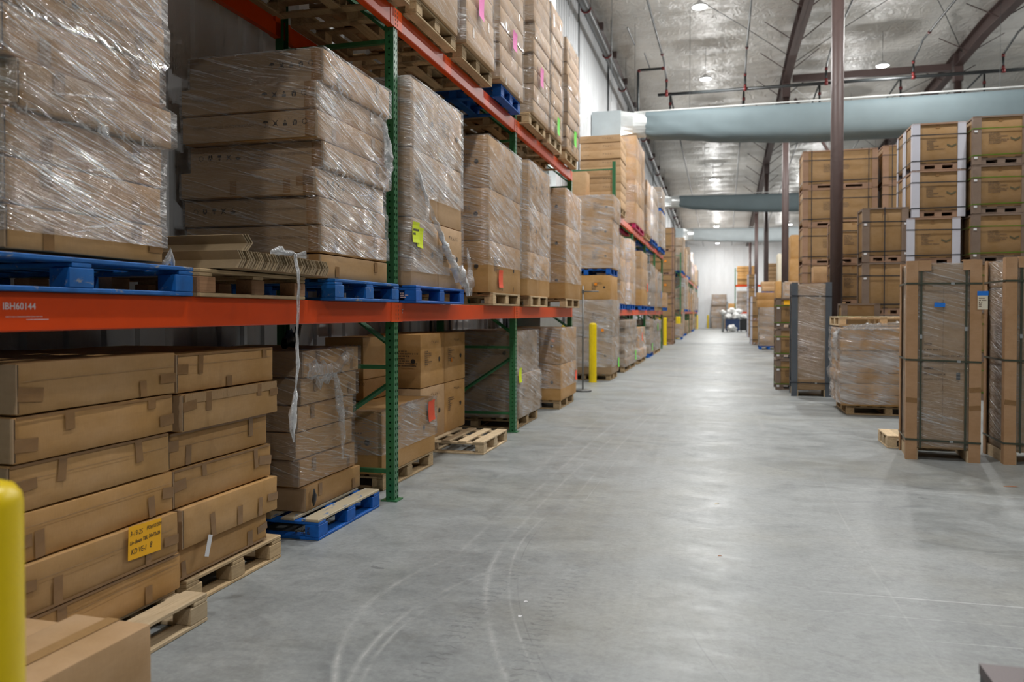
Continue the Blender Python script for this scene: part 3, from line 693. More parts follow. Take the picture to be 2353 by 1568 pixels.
# sprinkler pipes
def fitting(parent, p, axis, r):
    p = Vector(p); a = Vector(axis) * .05
    link('fitting', MB().tube([p - a, p + a], r * 1.35, 10).mesh('fitting', M['red'], True), parent)
sp = thing('sprinkler_main', 'black sprinkler main pipe running across the hall under the ceiling', 'pipe', (0, 0, 0))
link('pipe', MB().tube([(-2.3, 28.3, 9.2), (22, 28.3, 9.2)], 0.055, 10).mesh('pipe', M['pipe'], True), sp)
for xx in (-2.0, 0.65, 3.25, 5.9, 8.5): fitting(sp, (xx, 28.3, 9.2), (1, 0, 0), .055)
sp2 = thing('sprinkler_main', 'second sprinkler main pipe, hidden behind the first fabric duct', 'pipe', (0, 0, 0))
link('pipe', MB().tube([(-2.3, 30.2, 8.5), (22, 30.2, 8.5)], 0.05, 8).mesh('pipe', M['pipe'], True), sp2)
for i, xx in enumerate((-2.0, 0.65, 3.25, 5.9, 8.5, 11.1)):
    o = thing('sprinkler_branch', '%s thin grey sprinkler branch pipe from the rack wall, before the first duct' % (['first'] + ORD[1:])[i], 'pipe', (0, 0, 0), 0, 'sprinkler branch pipes')
    ys = [4, 12, 20, 27, 28.3]
    link('pipe', MB().tube([(xx, y, roof_z(y) - .62 if y < 28 else 9.72) for y in ys], 0.032, 8).mesh('pipe', M['gpipe'], True), o)
    link('riser', MB().tube([(xx, 28.3, 9.72), (xx, 28.3, 9.22)], 0.035, 8).mesh('riser', M['pipe'], True), o)
    for p in ((xx, 28.3, 9.68), (xx, 28.3, 9.30), (xx, 26.2, 9.94), (xx, 20.5, 9.76)): fitting(o, p, (0, 0, 1) if p[1] == 28.3 else (0, 1, 0), .036)
    o = thing('sprinkler_branch', '%s thin sprinkler branch pipe from the rack wall, beyond first duct' % ('first' if i == 0 else ORD[i]), 'pipe', (0, 0, 0), 0, 'sprinkler branch pipes beyond the duct')
    ys = [30.2, 40, 50, 60, 70, 79]
    link('pipe', MB().tube([(xx, y, roof_z(y) - .75) for y in ys], 0.032, 6).mesh('pipe', M['gpipe'], True), o)
    link('riser', MB().tube([(xx, 30.2, roof_z(30) - .72), (xx, 30.2, 8.5)], 0.035, 8).mesh('riser', M['pipe'], True), o)
    for p in ((xx, 30.2, 9.72), (xx, 30.2, 9.35)): fitting(o, p, (0, 0, 1), .04)
dp = thing('sprinkler_drop', 'black sprinkler drop pipe with red elbows beside the first duct collar', 'pipe', (0, 0, 0))
link('pipe', MB().tube([(-2.0, 27.4, 9.85), (-2.85, 27.4, 9.85), (-2.9, 27.4, 9.78), (-2.9, 27.4, 5.2)], 0.045, 10).mesh('pipe', M['pipe'], True), dp)
fitting(dp, (-2.05, 27.4, 9.85), (1, 0, 0), .045); fitting(dp, (-2.87, 27.4, 9.82), (.7, 0, -.7), .045)
# wall pipe with red hangers
wp = thing('wall_pipe', 'large grey steel pipe with red hangers high along the rack wall', 'pipe', (0, 0, 0))
link('pipe', MB().tube([(-3.5, y, 9.42 if y < 30 else 9.42 - .034 * (y - 30)) for y in (2, 12, 22, 30, 45, 60, 78)], 0.108, 16).mesh('pipe', M['gpipe'], True), wp)
y = 9.1
while y < 70:
    z = 9.42 if y < 30 else 9.42 - .034 * (y - 30)
    link('pipe_hanger', MB().tube([(-3.5 + .125 * math.cos(a), y, z + .125 * math.sin(a)) for a in [math.pi + i * math.pi / 10 for i in range(11)]], 0.022, 6).mesh('hanger', M['red']), wp)
    link('hanger_rod', MB().tube([(-3.375, y, z), (-3.375, y, roof_z(y) - .05)], 0.008, 5).mesh('rod', M['pipe']), wp)
    y += 3.75
ev = thing('eave_beam', 'dark brown eave beam along the top of the rack wall', 'beam', (0, 0, 0))
link('beam', MB().tube([(-3.72, y, roof_z(y) - .42) for y in (-6, 27, 79)], 0.13, 4).mesh('eave', M['brown']), ev)
for y in range(8, 70, 3): link('clip', cached('clip', lambda: MB().box((0, 0, 0), (.12, .14, .2)).mesh('clip', M['brown'])), ev, (-3.55, y + .3, roof_z(y) - .48))
for i, (yy, z0) in enumerate(((15.5, 7.4), (20.5, 7.0), (24.6, 6.8), (19.0, 8.6))):
    xx = (-3.0, -2.85, -2.7, -2.4)[i]
    tag(link('hanging_wire', MB().tube([(xx, yy, z0 + (1.6 if i == 3 else 0)), (xx, yy, roof_z(yy))], 0.006, 4).mesh('wire', M['gpipe'])), 'thin wire hanging from the ceiling by the rack wall, %s' % ('first along', 'second along', 'beside the duct', 'short one over the aisle')[i], 'wire', 'hanging wires')
for i, (x, y0) in enumerate(((-2.72, 22.8), (-2.5, 25.5))):
    tag(link('short_rod', MB().tube([(x, y0, roof_z(y0) - .75), (x, y0 + 1.9, roof_z(y0 + 1.9) - .7)], 0.02, 5).mesh('rod', M['dgrey'])), 'short dark rod hung below ceiling over the racks, %s' % ('near one', 'far one')[i], 'rod')

# fabric ducts fed from sheet metal risers on the left wall
def duct(y, label, zt, zl, zr, mat='duct'):
    o = thing('fabric_duct', label, 'duct', (0, y, 0), 0, 'fabric air ducts across the hall')
    n = 28; v = []; f = []; q = random.Random(int(y)); xs = [-2.25 + 0.0] + [-2.25 + (22 + 2.25) * (i / 70) ** 1.25 for i in range(1, 71)]
    for i, x in enumerate(xs):
        t = min(1, max(0, (x + 2.25) / 4.5)); bot = zl + (zr - zl) * (t ** .6); top = zt - .06 * t
        cz = (top + bot) / 2; hh = (top - bot) / 2; ww = 0.33 + .12 * t
        for j in range(n):
            a = 2 * math.pi * j / n; c, s_ = math.cos(a), math.sin(a); c = math.copysign(abs(c) ** .45, c); s_ = math.copysign(abs(s_) ** .8, s_)
            wr = 1 + (0.16 * (1 - t) + .02) * MN.noise(Vector((x * 2.2 + s_ * 1.8, s_ * 2.2 - x * .8, y)))
            v.append((x, c * ww * wr, cz + s_ * hh * (wr if s_ < 0.3 else 1)))
    for i in range(len(xs) - 1):
        for j in range(n):
            a = i * n + j; b = i * n + (j + 1) % n; f.append((a, b, b + n, a + n))
    me = bpy.data.meshes.new('duct'); me.from_pydata(v, [], f); me.materials.append(M[mat]); me.polygons.foreach_set('use_smooth', [True] * len(f))
    link('fabric_sleeve', me, o)
    # tapered collar from square box to round sleeve
    b = MB(); k = 24
    for i, (x, sq) in enumerate(((-2.95, 1), (-2.6, .45), (-2.22, 0))):
        for j in range(k):
            a = 2 * math.pi * j / k; c, s_ = math.cos(a), math.sin(a); m = max(abs(c), abs(s_)); e = 1 / m
            cz = (zt + zl) / 2; hh = (zt - zl) / 2; r = sq * e + (1 - sq)
            b.v.append((x, c * r * (.42 if sq else .34), cz + s_ * r * hh * (1.02 if sq else 1)))
    for i in range(2):
        for j in range(k): b.f.append((i * k + j, i * k + (j + 1) % k, (i + 1) * k + (j + 1) % k, (i + 1) * k + j))
    link('collar', b.mesh('collar', M['duct_r']), o)
    link('feed_box', MB().box((-3.38, 0, (zt + zl) / 2), (.86, .9, zt - zl + .04)).mesh('box', M['ductm']), o)
    link('riser_duct', MB().box((-3.36, .1, zl / 2 + .9), (.62, .7, zl - 1.8)).mesh('riser', M['ductm']), o)
    for zz in (2.2, 3.6, 5.0): link('duct_flange', MB().box((-3.36, .1, zz), (.68, .76, .05)).mesh('flange', M['steel']), o)
    for i in range(14):
        x = -1.5 + i * 1.05; t = min(1, max(0, (x + 2.25) / 4.5)); bot = zl + (zr - zl) * (t ** .6); cz = (zt + bot) / 2; hh = (zt - bot) / 2; ww = .33 + .12 * t
        a = R(218); link('vent_hole', cached('vh', lambda: MB().lathe([(0.0001, 0), (.028, 0.0), (.028, .006), (.0001, .006)], 10).mesh('hole', M['hole'])), o, (x, math.cos(a) * ww * 1.02, cz + math.sin(a) * hh * 1.02), (R(68), 0, 0))
    link('suspension_cable', MB().tube([(-2.6, -.05, zt + .03), (22, -.05, zt + .06)], 0.022, 6).mesh('cable', M['cable']), o)
    for x in (-1, 3, 7, 11): link('cable_drop', MB().tube([(x, -.05, zt), (x, -.05, roof_z(y))], 0.005, 4).mesh('wire', M['gpipe']), o)
duct(23.6, 'large grey fabric air duct crossing the hall, first and biggest of three', 7.42, 6.72, 6.33)
duct(41.4, 'grey fabric air duct crossing the hall, middle of three', 7.5, 6.95, 6.55)
duct(60.0, 'pale fabric air duct in front of the end wall, last of three', 7.75, 6.9, 6.65, 'duct_p')  # sleeve colour lightened to make up for its being backlit
# sheet metal unit by the wall behind the end of the near rack
hv = thing('air_handler', 'grey sheet metal air duct unit at wall, behind the near rack end', 'duct', (-3.46, 14.6, 0))
link('cabinet', MB().box((0, 0, .98), (.6, 1.9, 1.9)).mesh('cab', M['steel']), hv); link('riser_duct', MB().box((0, .25, 5.2), (.52, .62, 6.5)).mesh('riser', M['ductm']), hv); link('flange', MB().box((0, 0, 1.95), (.7, 2.0, .05)).mesh('fl', M['wsteel']), hv)

# ------------------------------------------------------------------ pallet racks
PITCH = 0.0508
def post_mesh(H):
    def fn():
        b = MB(); rows = int(H / PITCH); W = 0.076
        def face(o, u, cols, hr, flip):
            o = Vector(o); u = Vector(u); wz = Vector((0, 0, 1)); cw = W / cols
            for r_ in range(rows):
                for c in range(cols):
                    p = lambda a, h: tuple(o + u * a + wz * h)
                    x0, x1, z0, z1 = c * cw, (c + 1) * cw, r_ * PITCH, (r_ + 1) * PITCH; cx, cz = (x0 + x1) / 2, (z0 + z1) / 2
                    k = len(b.v); b.v += [p(x0, z0), p(x1, z0), p(x1, z1), p(x0, z1)]
                    for i in range(8):
                        a = math.pi / 8 + i * math.pi / 4; b.v.append(p(cx + hr[0] * math.cos(a), cz + hr[1] * math.sin(a)))
                    O = k + 4
                    fs = [(k, k + 1, O + 6, O + 5), (k + 1, k + 2, O + 0, O + 7), (k + 2, k + 3, O + 2, O + 1), (k + 3, k, O + 4, O + 3), (k + 1, O + 7, O + 6), (k + 2, O + 1, O + 0), (k + 3, O + 3, O + 2), (k, O + 5, O + 4)]
                    b.f += [t[::-1] for t in fs] if flip else fs
        face((0, -W / 2, 0), (0, 1, 0), 2, (0.0075, 0.0135), False)
        face((-W, -W / 2, 0), (1, 0, 0), 1, (0.0085, 0.0085), False)
        face((-W, W / 2, 0), (1, 0, 0), 1, (0.0085, 0.0085), True)
        b.span(-W, -W + .002, -W / 2, -W / 2 + .02, 0, rows * PITCH); b.span(-W, -W + .002, W / 2 - .02, W / 2, 0, rows * PITCH)
        return b.mesh('post', M['green'])
    return cached(('post', H), fn)
def plain_post(H):
    return cached(('ppost', H), lambda: MB().span(-.076, 0, -.038, -.035, 0, H).span(-.076, 0, .035, .038, 0, H).span(-.003, 0, -.038, .038, 0, H).mesh('post', M['green']))
RD = 1.06
LV = (1.60, 3.955)
def rack(label, xf, ys, near=True, H=5.2, levels=LV):
    o = thing('pallet_rack', label, 'rack', (xf, ys[0], 0), 0, 'green and orange pallet racks')
    y0 = ys[0]; xr = -RD
    for y in ys:
        yy = y - y0
        p = link('front_post', post_mesh(H) if near else plain_post(H), o, (0, yy, 0)); link('foot_plate', cached('fp', lambda: MB().box((-.04, 0, .005), (.14, .13, .01)).mesh('fp', M['green'])), p)
        p = link('rear_post', plain_post(H), o, (xr, yy, 0), (0, 0, math.pi)); link('foot_plate', cached('fp', None), p)
        zs = [0.235, 1.08, 2.40, 3.70, 5.0]
        for z in zs: link('horizontal_brace', cached(('hb', RD), lambda: MB().box((-RD / 2, 0, 0), (RD - .07, .038, .032)).mesh('hb', M['green'])), o, (0, yy, z))
        fl = 0
        for za, zb in ((0.30, 0.95), (1.26, 1.95), (2.5, 3.2), (3.78, 4.6)):
            a, b = ((xr + .03, za), (-.05, zb)) if fl == 0 else ((-.05, za), (xr + .03, zb)); fl ^= 1
            link('diagonal_brace', cached(('db', za, fl), lambda: MB().tube([(a[0], 0, a[1]), (b[0], 0, b[1])], 0.022, 4).mesh('db', M['green'])), o, (0, yy, 0))
    for a, b in zip(ys, ys[1:]):
        L = b - a - .078
        for z in levels:
            for x, nm, s in ((0, 'front_beam', 1), (xr, 'rear_beam', -1)):
                def fb():
                    m = MB(); m.v = [tuple(q) for yy in (-L / 2, L / 2) for q in ((.004, yy, -.149), (.006, yy, -.146), (.006, yy, -.003), (.003, yy, 0), (-.03, yy, 0), (-.03, yy, -.04), (-.05, yy, -.04), (-.05, yy, -.152), (0, yy, -.152))]
                    n = 9
                    for j in range(n): m.f.append((j, j + n, (j + 1) % n + n, (j + 1) % n))
                    m.f += [tuple(range(n)), tuple(range(2 * n - 1, n - 1, -1))]; return m.mesh('beam', M['orange'])
                bm = link(nm, cached(('beam', round(L, 3)), fb), o, (x, (a + b) / 2 - y0, z), (0, 0, 0 if s == 1 else math.pi))
                if nm == 'front_beam' or near:
                    for e in (-1, 1):
                        def fc():
                            m = MB(); m.span(-.05, .0095, -L / 2 - .004, -L / 2 + .075, -.153, .001); m.span(0.0005, .0095, -L / 2 - .0385, -L / 2 - .004, -.153, .001); return m.mesh('connector', M['orange_c'])
                        cn = link('beam_connector', cached(('conn', round(L, 3)), fc), bm, (0, 0, 0), (0, 0, 0) if e == 1 else None)
                        if e == -1: cn.scale = (1, -1, 1)
                        if near and nm == 'front_beam':
                            for k in range(4): link('rivet_hole', cached('rh', lambda: MB().box((0, 0, 0), (.0012, .011, .017)).mesh('rh', M['seam'])), o, (.0096, (a + b) / 2 - y0 - e * (L / 2 + .018), z - .03 - .032 * k))
    return o
YP = (2.12, 5.892, 9.68, 13.463)
XF = -2.557
r1 = rack('front pallet rack, three bays of orange beams on green posts', XF, YP)
rack('second pallet rack down the aisle, behind the thin stand', XF, (19.12, 22.905, 26.69, 30.475, 34.26))
rack('third pallet rack down the aisle, toward the white end wall', XF, [49.1 + 3.785 * i for i in range(9)], near=False)
# beam lettering
for (s, sz, y, z, mt) in (('IBH60144', .036, 2.297, 1.5325, 'white_ink'),): link('beam_lettering', text_mesh(s, sz, M[mt], .0006), r1, ml=onface('+X', (.0072, y - YP[0], z)))
link('small_print', dashes_mesh(.16, .006, 1, 5, M['white_ink']), r1, ml=onface('+X', (.0072, 2.31 - YP[0], 1.505)))
link('small_print', dashes_mesh(.10, .006, 1, 6, M['white_ink']), r1, ml=onface('+X', (.0072, 2.40 - YP[0], 1.494)))
for y in (5.985, 9.775): link('beam_mark', text_mesh('T', .05, M['white_ink'], .001), r1, ml=onface('+X', (.0105, y - YP[0], 1.515)))

# ------------------------------------------------------------------ cartons in stacks
BEAM_TXT = 'ITEM#LIV-BEAM-TBL-36X72X36-KD-VE-1'
def carton(label, cx, cy, z, sx, sy, sz, mat='card', seed=0, rz=0.0, n=(3, 7, 3), amp=0.003, r=0.006, group=None, name='cardboard_box'):
    o = link(name, carton_mesh(sx, sy, sz, r, amp, seed % 5, n, M[mat]), None, (cx, cy, z), (0, 0, rz))
    return tag(o, label, 'box', group)
def stack(phrase, xf, y0, y1, depth, z, hs, ncol=1, jx=.008, jy=.012, mat='card', det=1, offs=None, deco=None, group=None, seed=None, gap=.004, jr=0.004):
    """cartons piled from z upward; returns (boxes, rects)"""
    q = random.Random(seed if seed is not None else phrase); rects = []; boxes = []; W = (y1 - y0) / ncol; zz = z; N = len(hs)
    for i, h in enumerate(hs):
        R_ = [9e9, -9e9, 9e9, -9e9]
        for c in range(ncol):
            dx, dy = q.uniform(-jx, jx), q.uniform(-jy, jy)
            if ncol > 1: dy *= .12
            if offs and i in offs: dx += offs[i][0]; dy += offs[i][1]
            if jx == 0: dx = 0
            sy = W - gap; cx, cy = xf - depth / 2 + dx, y0 + W * (c + .5) + dy
            col = '' if ncol == 1 else (('near column, ', 'far column, ') if ncol == 2 else ('near column, ', 'middle column, ', 'far column, '))[c]
            lab = '%s%s box of the %s' % (col, ordw(i, N), phrase)
            nn = (3, 7, 3) if det == 2 else ((2, 4, 2) if det == 1 else (1, 1, 1))
            rz = q.uniform(-jr, jr)
            b = carton(lab, cx, cy, zz, depth, sy, h - .002, mat if isinstance(mat, str) else mat[(i + c) % len(mat)], q.randrange(99), rz, nn, 0.0035 if det == 2 else (.002 if det else 0), 0.008 if det else .005, group or 'boxes of the ' + phrase)
            boxes.append((b, i, c, depth, sy, h))
            R_ = [min(R_[0], cx - depth / 2), max(R_[1], cx + depth / 2), min(R_[2], cy - sy / 2), max(R_[3], cy + sy / 2)]
            if deco: deco(b, i, c, depth, sy, h, q)
        rects.append((R_[0], R_[1], R_[2], R_[3], zz, zz + h)); zz += h
    return boxes, rects
def seam_end(b, d, sy, h):
    """telescoping lid: its end panel stands a little proud of the carton"""
    link('end_flap', cached(('ef', round(d, 3), round(h, 3)), lambda: MB().box((0, 0, 0), (d + .006, .007, h - .016)).mesh('flap', M['card_d'])), b, (0, -sy / 2 - .0025, h / 2))
    link('flap_edge', cached(('fe', round(h, 3)), lambda: MB().box((0, 0, 0), (.0016, .005, h - .02)).mesh('edge', M['seam'])), b, (d / 2 + .0006, -sy / 2 + .006, h / 2))
def tapes_long(b, i, c, d, sy, h, q):
    """brown tape: band along the top edge, short uprights, and corner strips"""
    fx = d / 2 + .0012
    s = 1 if q.random() < .7 else -1
    for u in (-.29, .30, .05):
        if q.random() > (.88 if u != .05 else .15): continue
        hh = h * q.uniform(.24, .62); s2 = s if q.random() < .7 else -s
        tape(b, '+X', (fx, (u + q.uniform(-.09, .09)) * sy, h / 2 + s2 * (h / 2 - hh / 2 - .006)), q.uniform(.034, .052), hh, q.uniform(-.10, .10))
    for e in (-1, 1):
        if q.random() < .65: l = q.uniform(.06, .13); tape(b, '+X', (fx, e * (sy / 2 - l / 2 - .004), h * q.uniform(.3, .7)), l, q.uniform(.04, .055), q.uniform(-.12, .12))
    if q.random() < .6: tape(b, '+X', (fx - .0004, 0, h / 2 + s * (h / 2 - .010)), sy * .97, .012, 0)
    if q.random() < .5: tape(b, '+X', (fx - .0006, q.uniform(-.02, .02), h * q.choice((.70, .64, .58))), sy * .95, .0014, q.uniform(-.006, .006), M['card_d'], 'fold_line')

GF = 'bare boxes on the floor pallets'
# --- floor level, bay 0
pallet('plain wooden pallet under the floor stack bearing the orange note', -2.455, 2.02, 3.335, 0, 1.15, 'pale')
pallet('plain wooden pallet with rough blocks under the second floor stack', -2.655, 3.44, 4.33, 0, 1.05, 'wood')
H1 = [.186, .212, .20, .195, .187, .207]
def d1(b, i, c, d, sy, h, q):
    tapes_long(b, i, c, d, sy, h, q); seam_end(b, d, sy, h)
b1, _ = stack('bare floor stack bearing the orange note', -2.62, 2.41, 3.325, 1.12, PH, H1, 1, .006, .008, ('card', 'card_b'), 2, {0: (.012, .03), 1: (0.01, 0.0), 2: (-.01, -.015), 3: (-.005, -.03), 4: (0, -.01), 5: (.004, .005)}, d1, GF)
def d2(b, i, c, d, sy, h, q):
    tapes_long(b, i, c, d, sy, h, q); seam_end(b, d, sy, h)
    if i == 4:
        for u, wd in ((0, sy * .95), ): tape(b, '+X', (d / 2 + .001, u, h * .86), wd, .05, 0, M['tape_c'])
H2 = [.168, .21, .20, .185, .195, .205]
stack('bare floor stack just before the hanging film', -2.66, 3.36, 4.245, 1.08, PH + .01, H2, 1, .008, .01, ('card', 'card_b', 'card'), 2, {0: (-.01, -.03), 1: (.035, .02), 2: (-.005, 0.0), 3: (-.01, -.03), 4: (.03, .015), 5: (.01, .0)}, d2, GF)
# notes on them
def note(label, mat, face, loc, w_, h_, ang=0.0, name='paper_note', cat='note', group='notes stuck on the loads', curl=True):
    def fn():
        b = MB(); k = 6
        for i in range(k + 1):
            t = i / k - .5; zc = .0012 + (.006 * (abs(t) * 2) ** 3 if curl else 0)
            b.v += [(-w_ / 2, t * h_, zc), (w_ / 2, t * h_, zc), (-w_ / 2, t * h_, zc - .0006), (w_ / 2, t * h_, zc - .0006)]
        for i in range(k):
            a = i * 4; b.f += [(a, a + 1, a + 5, a + 4), (a + 2, a + 6, a + 7, a + 3)]
        return b.mesh('note', M[mat])
    o = link(name, cached(('note', mat, w_, h_, curl), fn), None, ml=onface(face, loc, ang)); return tag(o, label, cat, group)
nt = note('orange paper note with handwritten order text on bare floor stack', 'n_orange', '+X', (-2.597, 3.075, .468), .215, .152, R(-2.5), curl=False)
for s, x, y, sz, a, bd in (('3-13-25', -.098, .032, .031, 0, .0002), ('PO#187509', .008, .040, .025, .03, .0002), ('Liv- Beam TBL', -.098, -.008, .0235, .06, .0004), ('36x72x36', .022, .001, .0235, .03, .0005), ('KD VE-1', -.090, -.052, .034, .02, .0003), ('8', .030, -.046, .038, 0, .0003)):
    me = text_mesh(s, sz, M['ink'], bd, .18); link('handwriting', me, nt, ml=Matrix.Translation((x, y, .0022)) @ Matrix.Rotation(a, 4, 'Z') @ Matrix.Diagonal((.82, 1, 1, 1)))
note('white slip of tape hanging aslant on the second floor stack', 'n_white', '+X', (-2.622, 3.575, .292), .036, .112, R(-18), curl=False, cat='label')

# --- wrapped stack on the blue floor pallet
pb = pallet('bright blue pallet with worn deck on the floor by the first post', -2.60, 4.70, 5.66, 0, 1.15, 'blue_n' if False else 'new', deck='blue_d', blockm='blue_n')
for i in range(3): link('stencil_mark', dashes_mesh(.035, .05, 5, 20 + i, M['ink']), pb, ml=onface('-Y', (.40 + i * .045, -.4815, .063)))
def d3(b, i, c, d, sy, h, q):
    seam_end(b, d, sy, h)
    if i != 2: tape(b, '+X', (d / 2 + .0012, -.25 * sy, h * .68), .05, h * .5); tape(b, '+X', (d / 2 + .0012, .36 * sy, h * .3), .05, h * .45)
H3 = [.175, .19, .19, .185, .19, .19]
_, rc = stack('wrapped stack on the bright blue floor pallet', -2.80, 4.80, 5.66, .96, PH, H3, 1, .01, .02, ('card_b', 'card'), 2, {0: (.03, .035), 1: (.0, .0), 2: (-.01, -.02), 3: (-.01, -.01), 4: (0, .02), 5: (.012, .03)}, d3)
film('clear film round the stack on the bright blue floor pallet', rc[1:], M['film_l'], seed=3)
crumple('film_bunch', 'bunched film across the top corner of the blue pallet stack', [(-2.775, 4.86, 1.13), (-2.77, 5.05, 1.09), (-2.77, 5.3, 1.12), (-2.77, 5.5, 1.2)], [.05, .085, .05, .06], M['film_s'], 4, None, 'loose bunched film')
crumple('film_bunch', 'film tail hanging down the front of the blue pallet stack', [(-2.768, 5.25, 1.08), (-2.765, 5.33, .85), (-2.765, 5.38, .62), (-2.766, 5.36, .42)], [.03, .045, .03, .012], M['film_s'], 5, None, 'loose bunched film')
crumple('film_bunch', 'dark wad of film on the bottom corner of the blue pallet stack', [(-2.76, 4.93, .29), (-2.755, 4.93, .24), (-2.76, 4.925, .17)], [.006, .03, .006], M['dark'], 6, None, 'loose bunched film')
crumple('film_bunch', 'dark loose film standing up on top of the blue pallet stack', [(-3.1, 5.1, 1.30), (-3.15, 5.35, 1.33), (-3.2, 5.5, 1.40), (-3.25, 5.58, 1.46)], [.05, .06, .05, .015], M['dark'], 7, None, 'loose bunched film')

# --- floor level, bay 1
def furn(b, i, c, d, sy, h, q, near=True, front=True, red=False):
    """furniture carton print: rows of small print, a small round mark, handling marks"""
    if front:
        link('print_lines', dashes_mesh(.20, .16, 7, q.randrange(6), M['ink_f']), b, ml=onface('+X', (d / 2 + .001, -sy * .34, h * .55)))
        link('round_mark', cached('rmk', lambda: MB().lathe([(.012, 0), (.026, 0), (.026, .0006), (.012, .0006)], 12).mesh('rm', M['ink'])), b, ml=onface('+X', (d / 2 + .001, sy * .26, h * .5)))
        link('handling_symbols', symbols_mesh(M['ink_f']), b, ml=onface('+X', (d / 2 + .001, -sy * .05, h * .84)) @ Matrix.Scale(.62, 4))
    if near:
        link('print_lines', dashes_mesh(.22, .18, 7, q.randrange(6), M['ink_f']), b, ml=onface('-Y', (d * .08, -sy / 2 - .001, h * .55)))
        link('round_mark', cached('rmk', None), b, ml=onface('-Y', (d * .36, -sy / 2 - .001, h * .5)))
pallet('plain wooden pallet under the low wrapped box by first post', -2.80, 6.16, 7.36, 0, 1.1, 'wood')
def dB0(b, i, c, d, sy, h, q): furn(b, i, c, d, sy, h, q)
_, rc = stack('low wrapped load behind the first green post', -2.79, 6.12, 7.40, .99, PH, [.545], 1, 0, 0, 'card', 2, None, dB0)
film('clear film over the low box behind the first green post', [(r_[0], r_[1], r_[2], r_[3], .30, r_[5]) for r_ in rc], M['film_h'], seed=8)
note('red-orange paper note on the low wrapped box behind first post', 'n_red', '+X', (-2.775, 7.25, .56), .17, .20, R(4))
def dB1(b, i, c, d, sy, h, q): link('handling_symbols', symbols_mesh(M['ink_f']), b, ml=onface('-Y', (.02, -sy / 2 - .001, h * .8)) @ Matrix.Scale(.55, 4))
stack('small pair at the back of the low wrapped load', -3.26, 6.75, 7.35, .40, PH + .547, [.20, .40], 1, .004, .004, 'card', 1, None, dB1)
pallet('empty front half of a pale wooden pallet pulled out into aisle', -2.475, 8.02, 8.96, 0, 1.22, 'pale')
pe = [o for o in COL.objects if o.get('label', '').startswith('empty front half')][0]
link('stencil_mark', text_mesh('11-24', .032, M['ink']), pe, ml=onface('-Y', (.47, -.4725, .03)))
link('stencil_mark', text_mesh('6', .034, M['ink']), pe, ml=onface('-Y', (.51, -.4725, .066)))
def dB2(b, i, c, d, sy, h, q): furn(b, i, c, d, sy, h, q, near=(c == 0))
stack('open stack standing on the pulled out pallet', -3.08, 7.73, 9.21, .62, PH + .001, [.575, .575], 2, .002, .004, ('card_l', 'card', 'card'), 2, None, dB2)
note('round orange sticker on the open stack above pulled out pallet', 'n_dot', '+X', (-3.076, 8.70, .97), .034, .05, 0, 'sticker', 'sticker', 'round orange stickers', False)
pallet('plain wooden pallet under the wrapped stack behind second post', -2.60, 9.86, 11.06, 0, 1.15, 'wood')
def dB3(b, i, c, d, sy, h, q): furn(b, i, c, d, sy, h, q)
_, rc = stack('two-box wrapped stack just behind the second post', -2.60, 9.80, 11.06, 1.05, PH, [.57, .57], 1, .002, .002, 'card_d', 2, {0: (.035, .03)}, dB3)
film('milky film round the two-box stack behind the second post', rc, M['film_h'], seed=9)
note('yellow paper note on the stack behind the second green post', 'n_yellow', '+X', (-2.548, 9.86, .71), .13, .19, R(2))
pallet('plain wooden pallet under the last floor stack of near rack', -2.49, 12.10, 13.28, 0, 1.12, 'wood')
def dB4(b, i, c, d, sy, h, q): furn(b, i, c, d, sy, h, q, front=False)
_, rc = stack('last floor stack of the near rack, orange dot on it', -2.46, 12.06, 13.38, 1.05, PH, [.57, .57], 1, .002, .002, 'card', 2, None, dB4)
film('clear film round the last floor stack of the near rack', [(r_[0], r_[1], r_[2], r_[3], max(r_[4], .32), r_[5]) for r_ in rc], M['film_h'], seed=10)
note('round orange sticker on the near end of last floor stack', 'n_dot', '-Y', (-2.585, 12.05, 1.09), .055, .055, 0, 'sticker', 'sticker', 'round orange stickers', False)
note('red-orange note low on the last floor stack of near rack', 'n_red', '+X', (-2.445, 13.26, .46), .16, .16, 0)

# --- first beam level
Z1 = LV[0] + .001
pallet('worn blue pallet under the tallest glossy wrapped stack on first beam', -2.525, 1.95, 3.335, Z1, 1.22, 'blue')
def beamprint(b, d, sy, h, face, flip, text=True, sym=True):
    fl = math.pi if flip else 0.0; s = -1 if flip else 1
    if face == '-Y':
        base = lambda u: onface('-Y', (u * d, -sy / 2 - .0012, h * .56), fl)
    else:
        base = lambda u: onface('+X', (d / 2 + .0012, u * sy, h * .56), fl)
    if text: link('carton_print', text_mesh(BEAM_TXT, .026, M['ink_f']), b, ml=base(-.42 * s) @ Matrix.Translation((0, -.01, 0)))
    if sym: link('handling_symbols', symbols_mesh(), b, ml=base(.13 * s) @ Matrix.Scale(.86, 4))
def dU0(b, i, c, d, sy, h, q):
    tape(b, '+X', (d / 2 + .0012, -.27 * sy, h * (.72 if i % 2 else .3)), .05, h * .5, q.uniform(-.05, .05)); tape(b, '+X', (d / 2 + .0012, .3 * sy, h * (.3 if i % 2 else .72)), .05, h * .45, q.uniform(-.05, .05))
    if i == 0: tape(b, '+X', (d / 2 + .0012, .44 * sy, h * .4), .09, .05)
    if i in (5, 8): beamprint(b, d, sy, h, '+X', True)
    seam_end(b, d, sy, h)
_, rc = stack('tallest glossy wrapped stack on worn blue pallet', -2.545, 2.30, 3.15, 1.02, Z1 + PH + .012, [.172, .176, .184, .182, .192, .19, .2, .19, .19], 1, .006, .01, ('card_b', 'card', 'card'), 2, {0: (0, 0), 3: (.02, .04), 5: (.015, .025), 6: (0, .02)}, dU0)
film('glossy stretched film round the tallest stack on the worn blue pallet', rc[0:3] + rc[3:], M['film_k'], z0=rc[0][4] + .07, seed=11, rough=.008)

